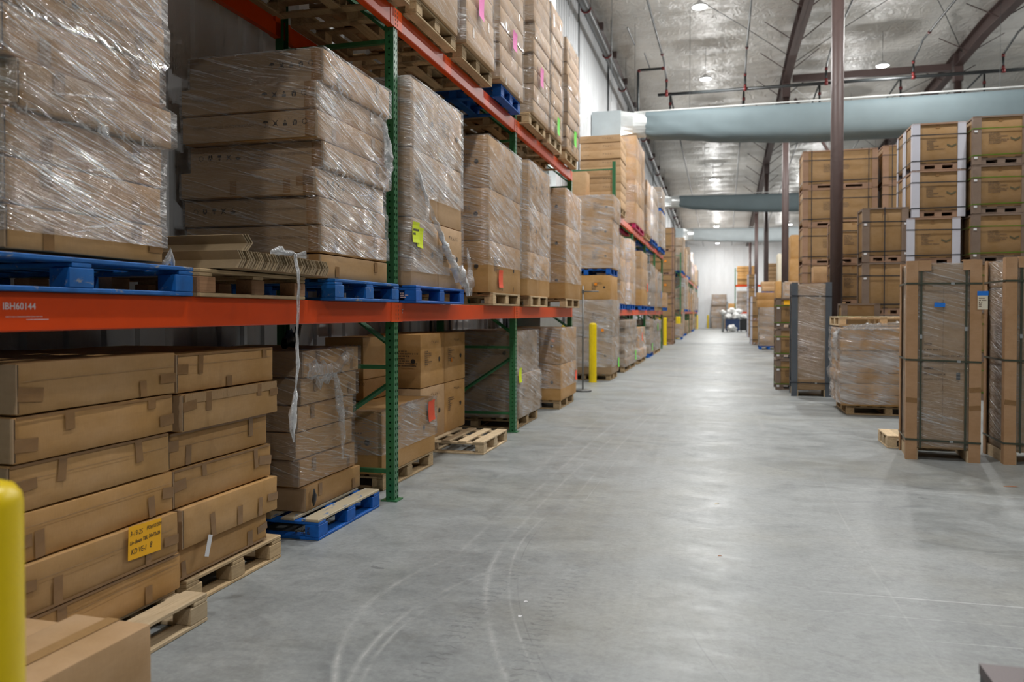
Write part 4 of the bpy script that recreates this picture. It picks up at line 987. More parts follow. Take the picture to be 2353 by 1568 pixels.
pallet('plain pallet with a reddish block carrying the cardboard angles', -2.52, 3.38, 4.40, Z1, 1.15, 'wood', blockm='wood_o')
pu = [o for o in COL.objects if o.get('label', '').startswith('plain pallet with a reddish')][0]
b = MB(); b.tube([(.0, .03, 0), (.05, -.028, 0), (.085, -.025, 0), (.09, .005, 0), (.05, .03, 0), (.015, .025, 0), (.0, 0, 0), (.05, .0, 0), (.09, .03, 0)], .0022, 4); link('chalk_mark', b.mesh('chalk', M['green_ink']), pu, ml=onface('-Y', (.46, -.5325, .062)))
def angle_mesh(L, w_, t, bend=.62):
    def fn():
        m = MB(); c, s_ = math.cos(bend), math.sin(bend)
        P = [(-c * w_, s_ * w_), (0, 0), (-c * w_, -s_ * w_)]; Q = [(-c * w_ + t, s_ * w_ + t * .3), (t * 1.3, 0), (-c * w_ + t, -s_ * w_ - t * .3)]
        for x in (-L, 0):
            m.v += [(x, p[0], p[1]) for p in P] + [(x, p[0], p[1]) for p in Q]
        for i in range(2):
            m.f += [(i, i + 1, i + 7, i + 6), (i + 3, i + 9, i + 10, i + 4), (i, i + 3, i + 4, i + 1), (i + 6, i + 7, i + 10, i + 9)]
        m.f += [(0, 6, 9, 3), (2, 5, 11, 8)]
        return m.mesh('angle', M['inner'])
    return cached(('ang', L, w_, t, bend), fn)
q = random.Random(5)
for i in range(56):
    grp = [.0, .0, .004, .007][i * 4 // 56]
    y = 3.545 + i * .0168 + (.02 if i > 36 else 0) + (.015 if i > 47 else 0)
    o = link('cardboard_angle', angle_mesh(1.1, .058, .0050, .90), None, (-2.395 + q.uniform(-.006, .006) - (.012 if i > 36 else 0), y, Z1 + PH + .052 - grp * .4), (0, 0, q.uniform(-.004, .004)))
    tag(o, 'folded cardboard angle, one of the nested row on the plain pallet', 'cardboard', 'nested cardboard angles')
for i in range(3):
    o = link('cardboard_angle', angle_mesh(1.1, .062, .006, .75), None, (-2.395 + i * .004, 3.60 + i * .016, Z1 + PH + .138 + i * .002), (0, 0, .01 * i))
    tag(o, 'larger cardboard angle lying on the nested row, %s of three' % ('lowest', 'middle', 'uppermost')[i], 'cardboard', 'cardboard angles on top')
for i, (y, wd) in enumerate(((3.86, .05), (4.13, .03))):
    crumple('film_scrap', 'white scrap of film on the cardboard angles, %s' % ('wide one', 'small one')[i], [(-2.42, y, Z1 + PH + .112), (-2.38, y + wd, Z1 + PH + .118), (-2.39, y + 2 * wd, Z1 + PH + .108)], [.012, .022, .01], M['film_w'], 12 + i, None, 'film scraps')
crumple('film_strip', 'long twisted strip of film hanging over the orange beam', [(-2.40, 3.90, Z1 + PH + .115), (-2.345, 3.985, Z1 + PH + .11), (-2.33, 4.0, Z1 + .08), (-2.335, 3.99, 1.4), (-2.33, 3.985, 1.22), (-2.335, 3.955, 1.02), (-2.335, 3.945, .95), (-2.335, 3.93, .86), (-2.335, 3.945, .79)], [.012, .016, .014, .011, .013, .016, .007, .038, .006], M['film_w'], 20)
crumple('film_scrap', 'small tuft of film at the end of the worn blue pallet', [(-2.58, 3.20, Z1 + PH + .004), (-2.57, 3.23, Z1 + PH + .05), (-2.58, 3.26, Z1 + PH + .004)], [.02, .03, .01], M['film_w'], 22, None, 'film scraps')

pallet('blue pallet under the beam table boxes, before first post', -2.45, 4.66, 5.70, Z1, 1.18, 'blue')
def dU2(b, i, c, d, sy, h, q):
    seam_end(b, d, sy, h)
    if i >= 5: beamprint(b, d, sy, h, '-Y', False)
    elif i == 4: beamprint(b, d, sy, h, '-Y', True); 
    elif i == 3:
        for u in (-.1, .3): tape(b, '-Y', (u * d, -sy / 2 - .0065, h * .35), .05, h * .5)
        tape(b, '-Y', (.43 * d, -sy / 2 - .0065, h * .5), .12, .06); beamprint(b, d, sy, h, '+X', True)
    else: beamprint(b, d, sy, h, '-Y', True, True, i > 0)
    for e in b.children:
        if e.name.startswith(('carton_print', 'handling')) and e.location.y < -sy / 2: e.location.y -= .0062
    tape(b, '+X', (d / 2 + .0012, -.28 * sy, h * .3), .05, h * .45); tape(b, '+X', (d / 2 + .0012, .3 * sy, h * .7), .05, h * .45)
    tape(b, '-Y', (.455 * d, -sy / 2 - .0065, h * .5), .07, h * .9)
_, rc = stack('beam table stack on the first beam before first post', -2.50, 4.555, 5.60, .98, Z1 + PH, [.16, .184, .183, .180, .182, .185, .182, .225], 1, .006, .008, ('card_b', 'card'), 2, {0: (0, .0), 1: (0, 0), 2: (0, -.015), 3: (-.01, -.055), 4: (.01, .03), 5: (0, -.045), 6: (0, -.045), 7: (.01, .02)}, dU2)
film('glossy film round the beam table stack', rc[1:], M['film_k'], seed=13, rough=.007, mat2=M['film_l'])
crumple('film_bunch', 'gathered film at the far upper edge of beam table stack', [(-2.485, 5.5, 2.95), (-2.48, 5.56, 2.8), (-2.48, 5.58, 2.66), (-2.485, 5.55, 2.5)], [.03, .05, .06, .02], M['film_s'], 14, None, 'loose bunched film')

def dA(b, i, c, d, sy, h, q): furn(b, i, c, d, sy, h, q, near=False)
def dBB(b, i, c, d, sy, h, q):
    furn(b, i, c, d, sy, h, q, front=(i == 0))
    if i == 0:
        for u in (-.1, .25): link('hand_slot', flat(.012, .06, M['seam']), b, ml=onface('+X', (d / 2 + .001, u * sy, .06)))
HA = [.572, .572, .575]
pa = pallet('fresh blue pallet with white print, beyond the first post', -2.42, 5.98, 7.2, Z1, 1.15, 'new')
link('stencil_mark', dashes_mesh(.07, .05, 3, 31, M['white_ink']), pa, ml=onface('-Y', (.44, -.6125, .062)))
link('stencil_mark', dashes_mesh(.04, .05, 3, 32, M['white_ink']), pa, ml=onface('-Y', (.37, -.6125, .062)))
_, rc = stack('six-box wrapped stack just beyond the first post', -2.485, 6.03, 7.33, 1.0, Z1 + PH, HA, 2, .002, .004, 'card_l', 2, None, dA)
cut = lambda y, z: (z > 2.62 - (y - 6.1) * .95) or (y < 6.35 + (2.62 - z) * 1.06)
film('torn film round the six-box stack by the first post', rc, M['film_s'], z0=Z1 + PH + .12, seed=15, keep=lambda x, y, z: not (x > -2.5 and z < 2.45 and y > 6.20 + (2.62 - z) * 1.0 and z < 2.45), rough=.007)
crumple('film_bunch', 'torn film bunched along the slant on the six-box stack', [(-2.46, 6.12, 2.72), (-2.455, 6.3, 2.5), (-2.45, 6.55, 2.28), (-2.445, 6.8, 2.08), (-2.43, 7.05, 1.9), (-2.41, 7.25, 1.8), (-2.41, 7.3, 1.68)], [.02, .03, .04, .05, .075, .085, .03], M['film_w'], 16, None, 'loose bunched film')
crumple('film_bunch', 'ragged film end at the far corner of the six-box stack', [(-2.43, 7.32, 2.15), (-2.41, 7.36, 1.98), (-2.40, 7.34, 1.8), (-2.41, 7.37, 1.69)], [.01, .04, .06, .03], M['film_s'], 17, None, 'loose bunched film')
n1 = note('yellow paper note on the six-box stack, fully visible one', 'n_yellow', '+X', (-2.465, 6.09, 2.185), .15, .17, R(2)); n2 = note('yellow paper note tucked behind another on six-box stack', 'n_yellow', '+X', (-2.469, 6.19, 2.15), .13, .17, R(-4))
link('handwriting', dashes_mesh(.11, .10, 3, 41, M['ink']), n1, ml=Matrix.Translation((-.06, .02, .0022)))
pallet('plain pallet under the tall stack with orange note', -2.46, 8.32, 9.5, Z1, 1.12, 'wood')
_, rc = stack('three-box wrapped stack with orange note on first beam', -2.485, 8.21, 9.63, 1.0, Z1 + PH, HA, 1, .004, .004, 'card', 2, {2: (0, .012)}, dBB)
film('clear film round the three-box stack with orange note', rc, M['film_h'], z0=Z1 + PH + .30, seed=18)
note('red-orange note on the three-box stack by second post', 'n_red', '+X', (-2.468, 8.66, 1.905), .17, .20, R(1))
pallet('plain pallet under the stack beyond second post on first beam', -2.44, 9.98, 11.0, Z1, 1.12, 'wood')
_, rc = stack('wrapped stack beyond second post on first beam', -2.455, 9.88, 11.2, 1.0, Z1 + PH, [.575, .59, .595], 2, .003, .003, 'card', 1, {0: (0, -.01), 2: (0, .02)}, dA)
film('milky film round the first-beam stack beyond second post', rc, M['film_h'], z0=Z1 + PH + .22, seed=19)
pallet('plain pallet under the last load of the near rack', -2.40, 12.14, 13.35, Z1, 1.12, 'wood')
def dD(b, i, c, d, sy, h, q): furn(b, i, c, d, sy, h, q, front=False)
_, rc = stack('last wrapped stack of the near rack on the first beam', -2.405, 12.10, 13.45, 1.0, Z1 + PH, [.575, .58, .575], 1, .003, .003, 'card', 1, None, dD)
film('milky film on the last stack of the near rack', rc, M['film_h'], z0=Z1 + PH + .25, seed=21)

# --- top beam level of the near rack
Z2 = LV[1] + .001
for i, (a, c, kd) in enumerate(((2.15, 3.2, 'wood'), (3.42, 4.47, 'wood'), (4.72, 5.86, 'wood'))):
    pallet('plain pallet seen from below on the top beams, %s' % ('first', 'middle one', 'over the first post')[i], -2.42, a, c, Z2, 1.2, kd)
    stack('load on the top beams of the first bay, %s' % ('first', 'middle', 'by the post')[i], -2.46, a + .03, c - .03, 1.1, Z2 + PH, [.8], 1, 0, 0, 'card', 0)  # out-of-view box added to block light coming through the pallet
T = [('first top load beyond first post', 6.04, 7.01, 6.05, 7.0, [.85, .8], 'wood', 'film_l', 'card_l'),
     ('top load with the upper pink note', 7.2, 8.2, 7.2, 8.16, [.235] * 7, 'wood', 'film_l', 'card_l'),
     ('top load on the blue pallet, lower pink note', 8.56, 9.42, 8.38, 9.43, [.205] * 9, 'new', 'film_l', 'card_l'),
     ('top load beyond second post with pink note', 9.87, 10.83, 9.97, 10.95, [.2] * 10, 'wood', 'film_l', 'card_l'),
     ('top load with the nearer green note', 11.08, 11.96, 11.02, 11.85, [.205] * 9, 'pale', 'film_l', 'card_l'),
     ('last top load with the farther green note', 12.27, 13.26, 12.22, 13.3, [.195] * 9, 'wood', 'film_l', 'card_l')]
def dT(b, i, c, d, sy, h, q):
    for u in (-.25, .3):
        if q.random() < .7: tape(b, '+X', (d / 2 + .0008, u * sy, h * q.choice((.25, .75))), .045, h * .42)
    tape(b, '-Y', (d * .44, -sy / 2 - .0008, h * .5), .08, .05); seam_end(b, d, sy, h)
for (ph, pa0, pa1, a, c, hs, kd, fm, mt) in T:
    pp = pallet('%s pallet under the %s' % ('blue' if kd == 'new' else 'plain', ph), -2.435, pa0, pa1, Z2, 1.15, kd)
    _, rc = stack(ph, -2.40, a, c, 1.0, Z2 + PH, hs, 1, .012, .02, mt, 1, None, dT)
    film('thin film round the ' + ph, rc, M[fm], z0=rc[0][4] + .03, seed=int(a * 3))
for lab, mt, y, z, w_, h_ in (('upper pink paper note high on the top loads', 'n_pink', 7.62, 4.60, .17, .26), ('pink paper note above the blue top pallet', 'n_pink', 8.93, 4.68, .18, .22), ('pink paper note on the top load beyond second post', 'n_pink', 10.34, 4.66, .17, .25), ('nearer green paper note on the top loads', 'n_green', 11.43, 4.26, .17, .25), ('farther green paper note at the end of the top loads', 'n_green', 12.78, 4.36, .2, .25)):
    o = note(lab, mt, '+X', (-2.372, y, z), w_, h_, R(-3))

# ------------------------------------------------------------------ foreground: bollard, loose boxes, steel corner
def bollard(label, x, y, h=1.30, r=.083):
    def fn():
        b = MB(); b.lathe([(r, 0), (r, h - .05), (r * .985, h - .042), (r * .96, h - .03), (r * .80, h - .012), (r * .5, h - .003), (.001, h)], 32); me = b.mesh('bollard', M['yellow'], True)
        try: me.set_sharp_from_angle(angle=R(35))
        except Exception: pass
        return me
    o = thing('bollard', label, 'bollard', (x, y, 0), 0, 'yellow bollards'); link('sleeve', cached(('bol', h, r), fn), o)
    link('base_ring', cached(('bolr', r), lambda: MB().lathe([(r + .012, 0), (r + .012, .012), (r + .002, .014)], 24).mesh('ring', M['yellow'])), o)
    return o
bollard('large yellow bollard cut by the frame beside the loose box', -1.478, 1.266, 1.175, .083)
for lab, x, y in (('yellow bollard standing before the tall film wrapped floor stack', -2.77, 17.05), ('yellow bollard half hidden behind the last near-rack stack', -2.77, 14.0), ('nearer yellow bollard at end of second rack', -2.73, 35.2), ('yellow bollard touching the strapped crate tower beyond second rack', -2.68, 37.4), ('yellow bollard before third rack, nearer of a pair', -2.68, 47.2), ('yellow bollard before third rack, farther of a pair', -2.62, 48.4), ('yellow bollard deep down the row of racks', -2.45, 75.5), ('yellow bollard at the foot of the white end wall', -1.55, 78.9)):
    bollard(lab, x, y)
o = carton('loose cardboard box with clear taped lid beside the large bollard', -2.07, 1.94, 0, .325, .68, .45, 'card_l', 3, R(-1.5), (3, 7, 3), .002, .004)
tape(o, '+Zy', (.005, 0, .451), .68, .055, 0, M['tape_c']); link('lid_seam', flat(.67, .0015, M['seam']), o, ml=onface('+Zy', (.005, 0, .4506)))
tape(o, '+X', (.163, -.1, .4), .05, .08, 0, M['tape_c'])
o = carton('second loose cardboard box behind the taped one, mostly hidden', -2.435, 1.98, .143, .35, .55, .285, 'card_l', 4, 0, (2, 4, 2), .002, .004); tape(o, '+Zy', (0, 0, .286), .55, .05, 0, M['tape_c'])
mc = thing('metal_cart', 'brown painted metal cart top standing alone on open floor', 'cart', (1.16, 2.08, 0))
b = MB(); b.span(-.44, .5, -.5, .47, .47, .50); link('top', b.mesh('top', M['maroon']), mc)
link('side_panel', MB().span(-.44, -.425, -.5, .46, .10, .47).mesh('side', M['dark']), mc); link('rear_panel', MB().span(-.425, .5, .445, .46, .10, .47).mesh('rear', M['dark']), mc)
for i, (x, y) in enumerate(((-.38, .40), (.42, .40), (-.38, -.44), (.42, -.44))): link('wheel', cached('whl', lambda: MB().tube([(-.02, 0, .05), (.02, 0, .05)], .05, 14).mesh('wheel', M['dark'], True)), mc, (x, y, 0)); 
link('axle_frame', MB().span(-.40, .44, -.46, .42, .085, .115).mesh('axle', M['dgrey']), mc)

# thin stand with disc base
st = thing('rod_stand', 'thin grey rod stand with short arm and round base in the aisle edge', 'stand', (-2.63, 15.0, 0))
link('base_disc', MB().lathe([(.17, 0), (.17, .03), (.16, .04), (.03, .045)], 24).mesh('disc', M['rod'], True), st); link('rod', MB().tube([(0, 0, .03), (0, 0, 2.04)], .016, 10).mesh('rod', M['rod'], True), st); link('arm', MB().tube([(0, 0, 1.93), (.30, .02, 1.93)], .012, 8).mesh('arm', M['rod'], True), st)
link('clamp', MB().tube([(0, 0, 1.90), (0, 0, 1.96)], .026, 10).mesh('clamp', M['rod']), st)

# floor litter
for i, (lab, x, y, a, b_, mt, rz) in enumerate((('small torn orange paper scrap on the floor by the tall crates', 2.42, 7.75, .115, .022, 'debris', .1), ('grey scrap on the floor in mid aisle', -.05, 6.45, .05, .012, 'n_cream', .8), ('white crumb of paper on the floor, lower middle', -1.0, 3.99, .022, .014, 'n_white', .4), ('pale crumb of paper on the floor below the white one', -.98, 3.79, .02, .016, 'n_white', 1.2), ('brown chip on the floor in the lower middle', -.02, 5.06, .028, .008, 'debris', .2))):
    def fn():
        b = MB(); b.v = [(-a / 2, -b_ / 2, .001), (a / 2, -b_ / 2, .003), (a * .45, b_ / 2, .002), (0, b_ * .6, .006), (-a * .5, b_ * .4, .002)]; b.f = [(0, 1, 2, 3, 4)]; return b.mesh('scrap', M[mt])
    tag(link('floor_scrap', fn(), None, (x, y, 0), (0, 0, rz)), lab, 'litter', 'litter on the floor')

# ------------------------------------------------------------------ tall floor tower before the second rack
pallet('plain pallet under the tower beside the thin stand', -2.46, 17.55, 18.72, 0, 1.2, 'wood')
def dG(b, i, c, d, sy, h, q): furn(b, i, c, d, sy, h, q, front=False)
_, rc = stack('lower half of the tower beside the thin stand', -2.42, 17.48, 18.78, 1.05, PH, [.83, .84], 1, .004, .004, 'card_d', 1, None, dG)
film('clear film round the lower half of the tower beside the stand', rc, M['film_h'], z0=.30, seed=31, res=.09)
stack('tower beside the thin stand, unwrapped in its middle', -2.45, 17.5, 18.70, 1.0, PH + 1.67, [.55], 1, 0, 0, 'card', 1, None, dG)
pallet('dark blue pallet halfway up the tower beside the stand', -2.45, 17.5, 18.7, PH + 2.222, 1.1, 'new', True)
_, rc = stack('upper half of the tower beside the thin stand', -2.42, 17.48, 18.72, 1.05, PH + 2.365, [.545, .545, .55], 1, .004, .004, 'card', 1, {2: (.02, 0)}, dG)
film('milky film round the upper half of the tower beside stand', rc, M['film_h'], seed=32, res=.09)
stack('top of the tower beside the thin stand, loose', -3.02, 17.6, 18.1, .42, PH + 4.008, [.56], 1, 0, 0, 'card_l', 1)
note('round orange sticker in the middle of the tower by stand', 'n_dot', '-Y', (-2.78, 17.49, 2.16), .06, .06, 0, 'sticker', 'sticker', 'round orange stickers', False)
note('round orange sticker low on the tower by the bollard', 'n_dot', '-Y', (-2.62, 17.46, 1.13), .06, .06, 0, 'sticker', 'sticker', 'round orange stickers', False)
note('green paper note low on the tower beside the thin stand', 'n_green', '+X', (-2.40, 18.55, .36), .2, .22, 0)

# ------------------------------------------------------------------ second rack: one row per load
def load(ph, xf, a, c, z, hs, kd='wood', fm=None, mt='card', ncol=1, jx=.01, jy=.03, depth=1.0, z0f=.0, nt=None, pk=True, deco=None):
    if pk: pallet('%s pallet under the %s' % ({'wood': 'plain', 'new': 'blue', 'pale': 'pale', 'mag': 'magenta'}[kd], ph), xf - .01, a + .03, c - .03, z, 1.05, kd, True)
    zb = z + (PH if pk else 0)
    _, rc = stack(ph, xf, a, c, depth, zb, hs, ncol, jx, jy, mt, 0, None, deco)
    if fm: film('film round the ' + ph, rc, M[fm], z0=zb + z0f, seed=int(a * 7 + z * 3), res=.12)
    if nt: note('%s note on the %s' % (nt[0], ph), nt[1], '+X', (xf + .035, (a + c) / 2 + nt[2], zb + nt[3]), .22, .26)
def dK(b, i, c, d, sy, h, q):
    link('handling_symbols', symbols_mesh(M['ink_f']), b, ml=onface('-Y', (.08, -sy / 2 - .001, h * .55)) @ Matrix.Scale(.7, 4)); link('print_lines', dashes_mesh(.30, .02, 1, 3, M['ink_f']), b, ml=onface('-Y', (-.42, -sy / 2 - .001, h * .45)))
XB = -2.46
load('thin box stack on top of second rack, first load', XB, 19.3, 20.4, Z2, [.2] * 8 + [.17], 'wood', None, 'card_l', deco=dK)
load('tall many-column load on top of second rack', XB - .01, 22.75, 25.3, Z2, [.62, .62, .66, .60], 'mag', 'film_l', 'card', 3)
load('slim wrapped load on top of second rack, third along', XB, 25.9, 27.3, Z2, [.45, .45, .45, .4], 'wood', 'film_h', 'card')
load('wrapped load on top of second rack, fourth along', XB + .03, 27.8, 30.1, Z2, [.45, .45, .5, .42], 'new', 'film_h', 'card_d', 2)
load('lower load at far end of second rack top', XB + .05, 31.2, 33.6, Z2, [.5, .45, .45], 'new', 'film_h', 'card_d', 2)
load('raised load at far end of second rack top', XB + .05, 31.4, 33.4, Z2 + PH + 1.402, [.42, .4], 'new', 'film_h', 'card_d', 1)
load('first wrapped load on middle beams of second rack', XB, 19.3, 20.4, Z1, [.56, .56, .56], 'new', 'film_h', 'card')
load('stack on middle beams of second rack, second along', XB, 21.4, 22.65, Z1, [.6, .6, .58], 'new', 'film_h', 'card')
load('tan stack on second rack middle beams, third along', XB, 24.4, 26.4, Z1, [.6, .55, .53], 'new', 'film_l', 'card_b', 2, z0f=.5, nt=('red-orange', 'n_red', .6, .6))
load('wrapped stack on middle beams of second rack, fourth along', XB + .02, 27.2, 28.9, Z1, [.5, .5, .45], 'new', 'film_h', 'card_d')
load('low stack on middle beams of second rack, fifth along', XB + .02, 29.2, 30.2, Z1, [.55, .45, .40], 'wood', 'film_h', 'card')
load('stack with blue label on middle beams of second rack', XB + .02, 30.8, 32.3, Z1, [.55, .5, .3], 'wood', 'film_h', 'card_d', nt=('blue', 'n_blue', 0, .5))
load('short stack at far end of second rack middle beams', XB + .12, 32.9, 34.1, Z1, [.3, .3], 'new', 'film_l', 'card')
load('leaning wrapped floor load under second rack, first', XB + .02, 20.0, 22.6, 0, [.2, .19, .2, .2, .2, .2], 'wood', 'film_h', 'card_d', jx=.035, jy=.05, nt=('green', 'n_green', 1.0, .2))
load('wrapped floor load with red note under second rack', XB + .02, 23.3, 25.6, 0, [.3, .3, .33], 'wood', 'film_s', 'card', jx=.03, jy=.05, nt=('red-orange', 'n_red', -.3, .65))
load('wrapped floor load under second rack, third along', XB + .02, 26.8, 28.4, 0, [.3, .3, .3, .25], 'new', 'film_h', 'card_d', jx=.02, jy=.05, nt=('lower green', 'n_green', 0, .2))
load('wrapped floor load under second rack, fourth along', XB + .03, 28.8, 31.6, 0, [.38, .36, .36], 'wood', 'film_s', 'card_d', jx=.02, jy=.05, nt=('upper green', 'n_green', -.4, .85))

# ------------------------------------------------------------------ strapped crates
def crate(label, cx, y0, z, sx, sy, h, post='post_b', strap='strap_k', vert=(), marks='lines', base='slots', posts_up=0.0, group=None, rz=0.0, band=(.20, .74), seals=False, basemat=None, sideposts=True):
    """carton in corner boards on its own board base, strapped; y0 is the face toward the viewer"""
    o = thing('strapped_crate', label, 'crate', (cx, y0 + sy / 2, z), rz, group)
    X, Y = sx / 2, sy / 2; bh = .115; pw = min(.13, sx * .15); bm_ = M[basemat or post]
    link('carton_body', carton_mesh(sx - .03, sy - .03, h - bh - .03, .006, .002, 1, (4, 3, 3), M['crate']), o, (0, 0, bh))
    for ax in (-1, 1):
        for ay in (-1, 1):
            def cp():
                m = MB(); m.span(0, pw, 0, .008, 0, h - .012); m.span(0, .008, .008, pw * .8, 0, h - .012); return m.mesh('corner', M[post])
            c_ = link('corner_post', cached(('cp', round(pw, 3), round(h, 3), post), cp), o, (ax * X, ay * Y, .004)); c_.scale = (-ax, -ay, 1)
    link('top_cap', cached(('tc', round(sx, 3), round(sy, 3), post), lambda: MB().span(-X, X, -Y, -Y + .05, 0, .03).span(-X, X, Y - .05, Y, 0, .03).span(-X, -X + .05, -Y + .05, Y - .05, 0, .03).span(X - .05, X, -Y + .05, Y - .05, 0, .03).mesh('cap', M['post_b'] if post == 'post_w' else M[post])), o, (0, 0, h - .034))
    def bs():
        m = MB(); W = sx - 2 * pw * .7; m.span(-W / 2, W / 2, -Y + .014, Y - .014, .082, bh)
        for i in (-1, 0, 1): m.span(i * W * .42 - W * .085, i * W * .42 + W * .085, -Y + .014, Y - .014, .02, .082)
        m.span(-W / 2, W / 2, -Y + .014, Y - .014, 0, .02)
        return m.mesh('base', bm_)
    link('board_base', cached(('bs', round(sx, 3), round(sy, 3), bm_.name), bs), o)
    for i in (-.3, 0, .3): link('base_slot', cached(('slt', round(sx, 2)), lambda: MB().box((0, 0, 0), (sx * .13, .003, .012)).mesh('slot', M['seam'])), o, (i * sx, -Y + .0125, .122))
    sm = M[strap]; t = .004; sw = .016
    def hs():
        m = MB()
        for (a, b2, c, d2) in ((-X - t, X + t, -Y - t, -Y), (-X - t, X + t, Y, Y + t), (-X - t, -X, -Y, Y), (X, X + t, -Y, Y)): m.span(a, b2, c, d2, -sw / 2, sw / 2)
        return m.mesh('strap', sm)
    for i, f_ in enumerate(band): link('strap', cached(('hs', round(sx, 3), round(sy, 3), strap), hs), o, (0, 0, h * f_), (0, R(.6 if i else -.5), 0))
    for u in vert:
        def vs_():
            m = MB(); m.span(-sw / 2, sw / 2, -Y - t * 1.8, -Y - t * .9, .02, h).span(-sw / 2, sw / 2, Y + t, Y + t * 2, .02, h).span(-sw / 2, sw / 2, -Y - t * 1.8, Y + t * 2, h, h + .003); return m.mesh('strap', sm)
        link('strap', cached(('vs', round(sx, 3), round(sy, 3), round(h, 3), strap), vs_), o, (u * sx, 0, 0))
    fy = -Y + .0137
    if marks in ('lines', 'chevron'):
        link('print_lines', dashes_mesh(round(sx * .34, 2), round(h * .24, 2), 7, 3 if marks == 'lines' else 4, M['ink_f']), o, ml=onface('-Y', (-sx * .22, fy, h * .54)))
    if marks == 'chevron':
        def ch():
            m = MB(); m.poly([(-.075, .022), (0, -.016), (0, -.048), (-.075, -.01)]).poly([(0, -.016), (.075, .022), (.075, -.01), (0, -.048)]); return m.mesh('mark', M['mark'])
        link('chevron_mark', cached('chev', ch), o, ml=onface('-Y', (sx * .24, fy, h * .52)))
    tape(o, '-Y', (-sx * .02, fy, h * .905), .06, .05)
    if seals:
        for f_ in band:
            for u in (-1, 1): link('strap_label', cached('sl', lambda: MB().box((0, 0, 0), (.05, .002, .036)).mesh('lab', M['n_white'])), o, (u * (X - .045), -Y - .0055, h * f_ - .045))
    return o
def tower(ph, cx, y0, sx, sy, hs, z0=0.0, **kw):
    z = z0; N = len(hs); off = kw.pop('off', {})
    for i, h in enumerate(hs):
        crate('%s crate of the %s' % (ordw(i, N), ph), cx + off.get(i, 0), y0, z, sx, sy, h, group='crates of the ' + ph, **kw); z += h + .002
HC = .835
tower('white-cornered tower, front column', 3.645, 15.45, .86, .62, [.70] + [HC] * 5, post='post_w', strap='strap_k', marks='chevron', basemat='post_b', off={3: -.075, 2: -.06, 1: -.05, 0: -.05})
tower('white-cornered tower, rear column', 3.645, 16.12, .86, .62, [.70] + [HC] * 5, post='post_w', strap='strap_k', marks='chevron', basemat='post_b', off={3: -.07, 2: -.06, 1: -.05, 0: -.05})
tower('green-strapped tower beside the white-cornered tower', 4.57, 15.25, .88, .70, [.70] + [HC + .005] * 5, post='post_g', strap='strap_g', marks='chevron', seals=True)
tower('partly seen tower beyond the green-strapped tower', 5.50, 14.9, .88, .70, [.55] + [.84] * 5, post='post_b', strap='strap_g', marks='chevron')
tower('dark-cornered tower just beyond near column', 2.80, 15.5, .76, .62, [.62, .86, .95, .985], post='post_g', strap='strap_k', vert=(-.02,), marks='', basemat='post_b', seals=True)
tower('tower behind the near column', 2.56, 17.4, .86, .75, [.82, .85, .86, .89], post='post_b', strap='strap_k', vert=(.14,), marks='lines')
tower('large back tower on the aisle side of near column', 2.80, 21.4, 1.76, 1.1, [.92, .92, .92, .95, .95, .97], post='post_b', strap='strap_k', vert=(-.38, .38), marks='lines')
tower('large back tower behind dark-cornered tower', 4.66, 21.3, 1.76, 1.1, [.92, .92, .92, .96, .96, .98], post='post_b', strap='strap_k', vert=(-.38,), marks='lines')
tower('low green-strapped pair at the near column foot', 2.22, 14.35, .60, .52, [.80, .88], post='post_g', strap='strap_g', marks='')
tower('tan stack behind the grey-cornered wrapped crate', 1.92, 18.7, .60, .85, [.73, .73, .73], post='post_b', strap='strap_k', marks='')
carton('tan box on top of the tan stack beside the near column', 2.07, 19.1, 2.197, .28, .5, .36, 'card_l', 2)
tower('three-tier green-strapped stack beside grey-cornered crate', 1.30, 16.35, .64, .62, [.60, .60, .61], post='post_g', strap='strap_g', marks='lines', seals=True)
note('orange paper note on the green-strapped stack by grey-cornered crate', 'n_orange', '-Y', (1.19, 16.335, 1.72), .13, .085, 0)

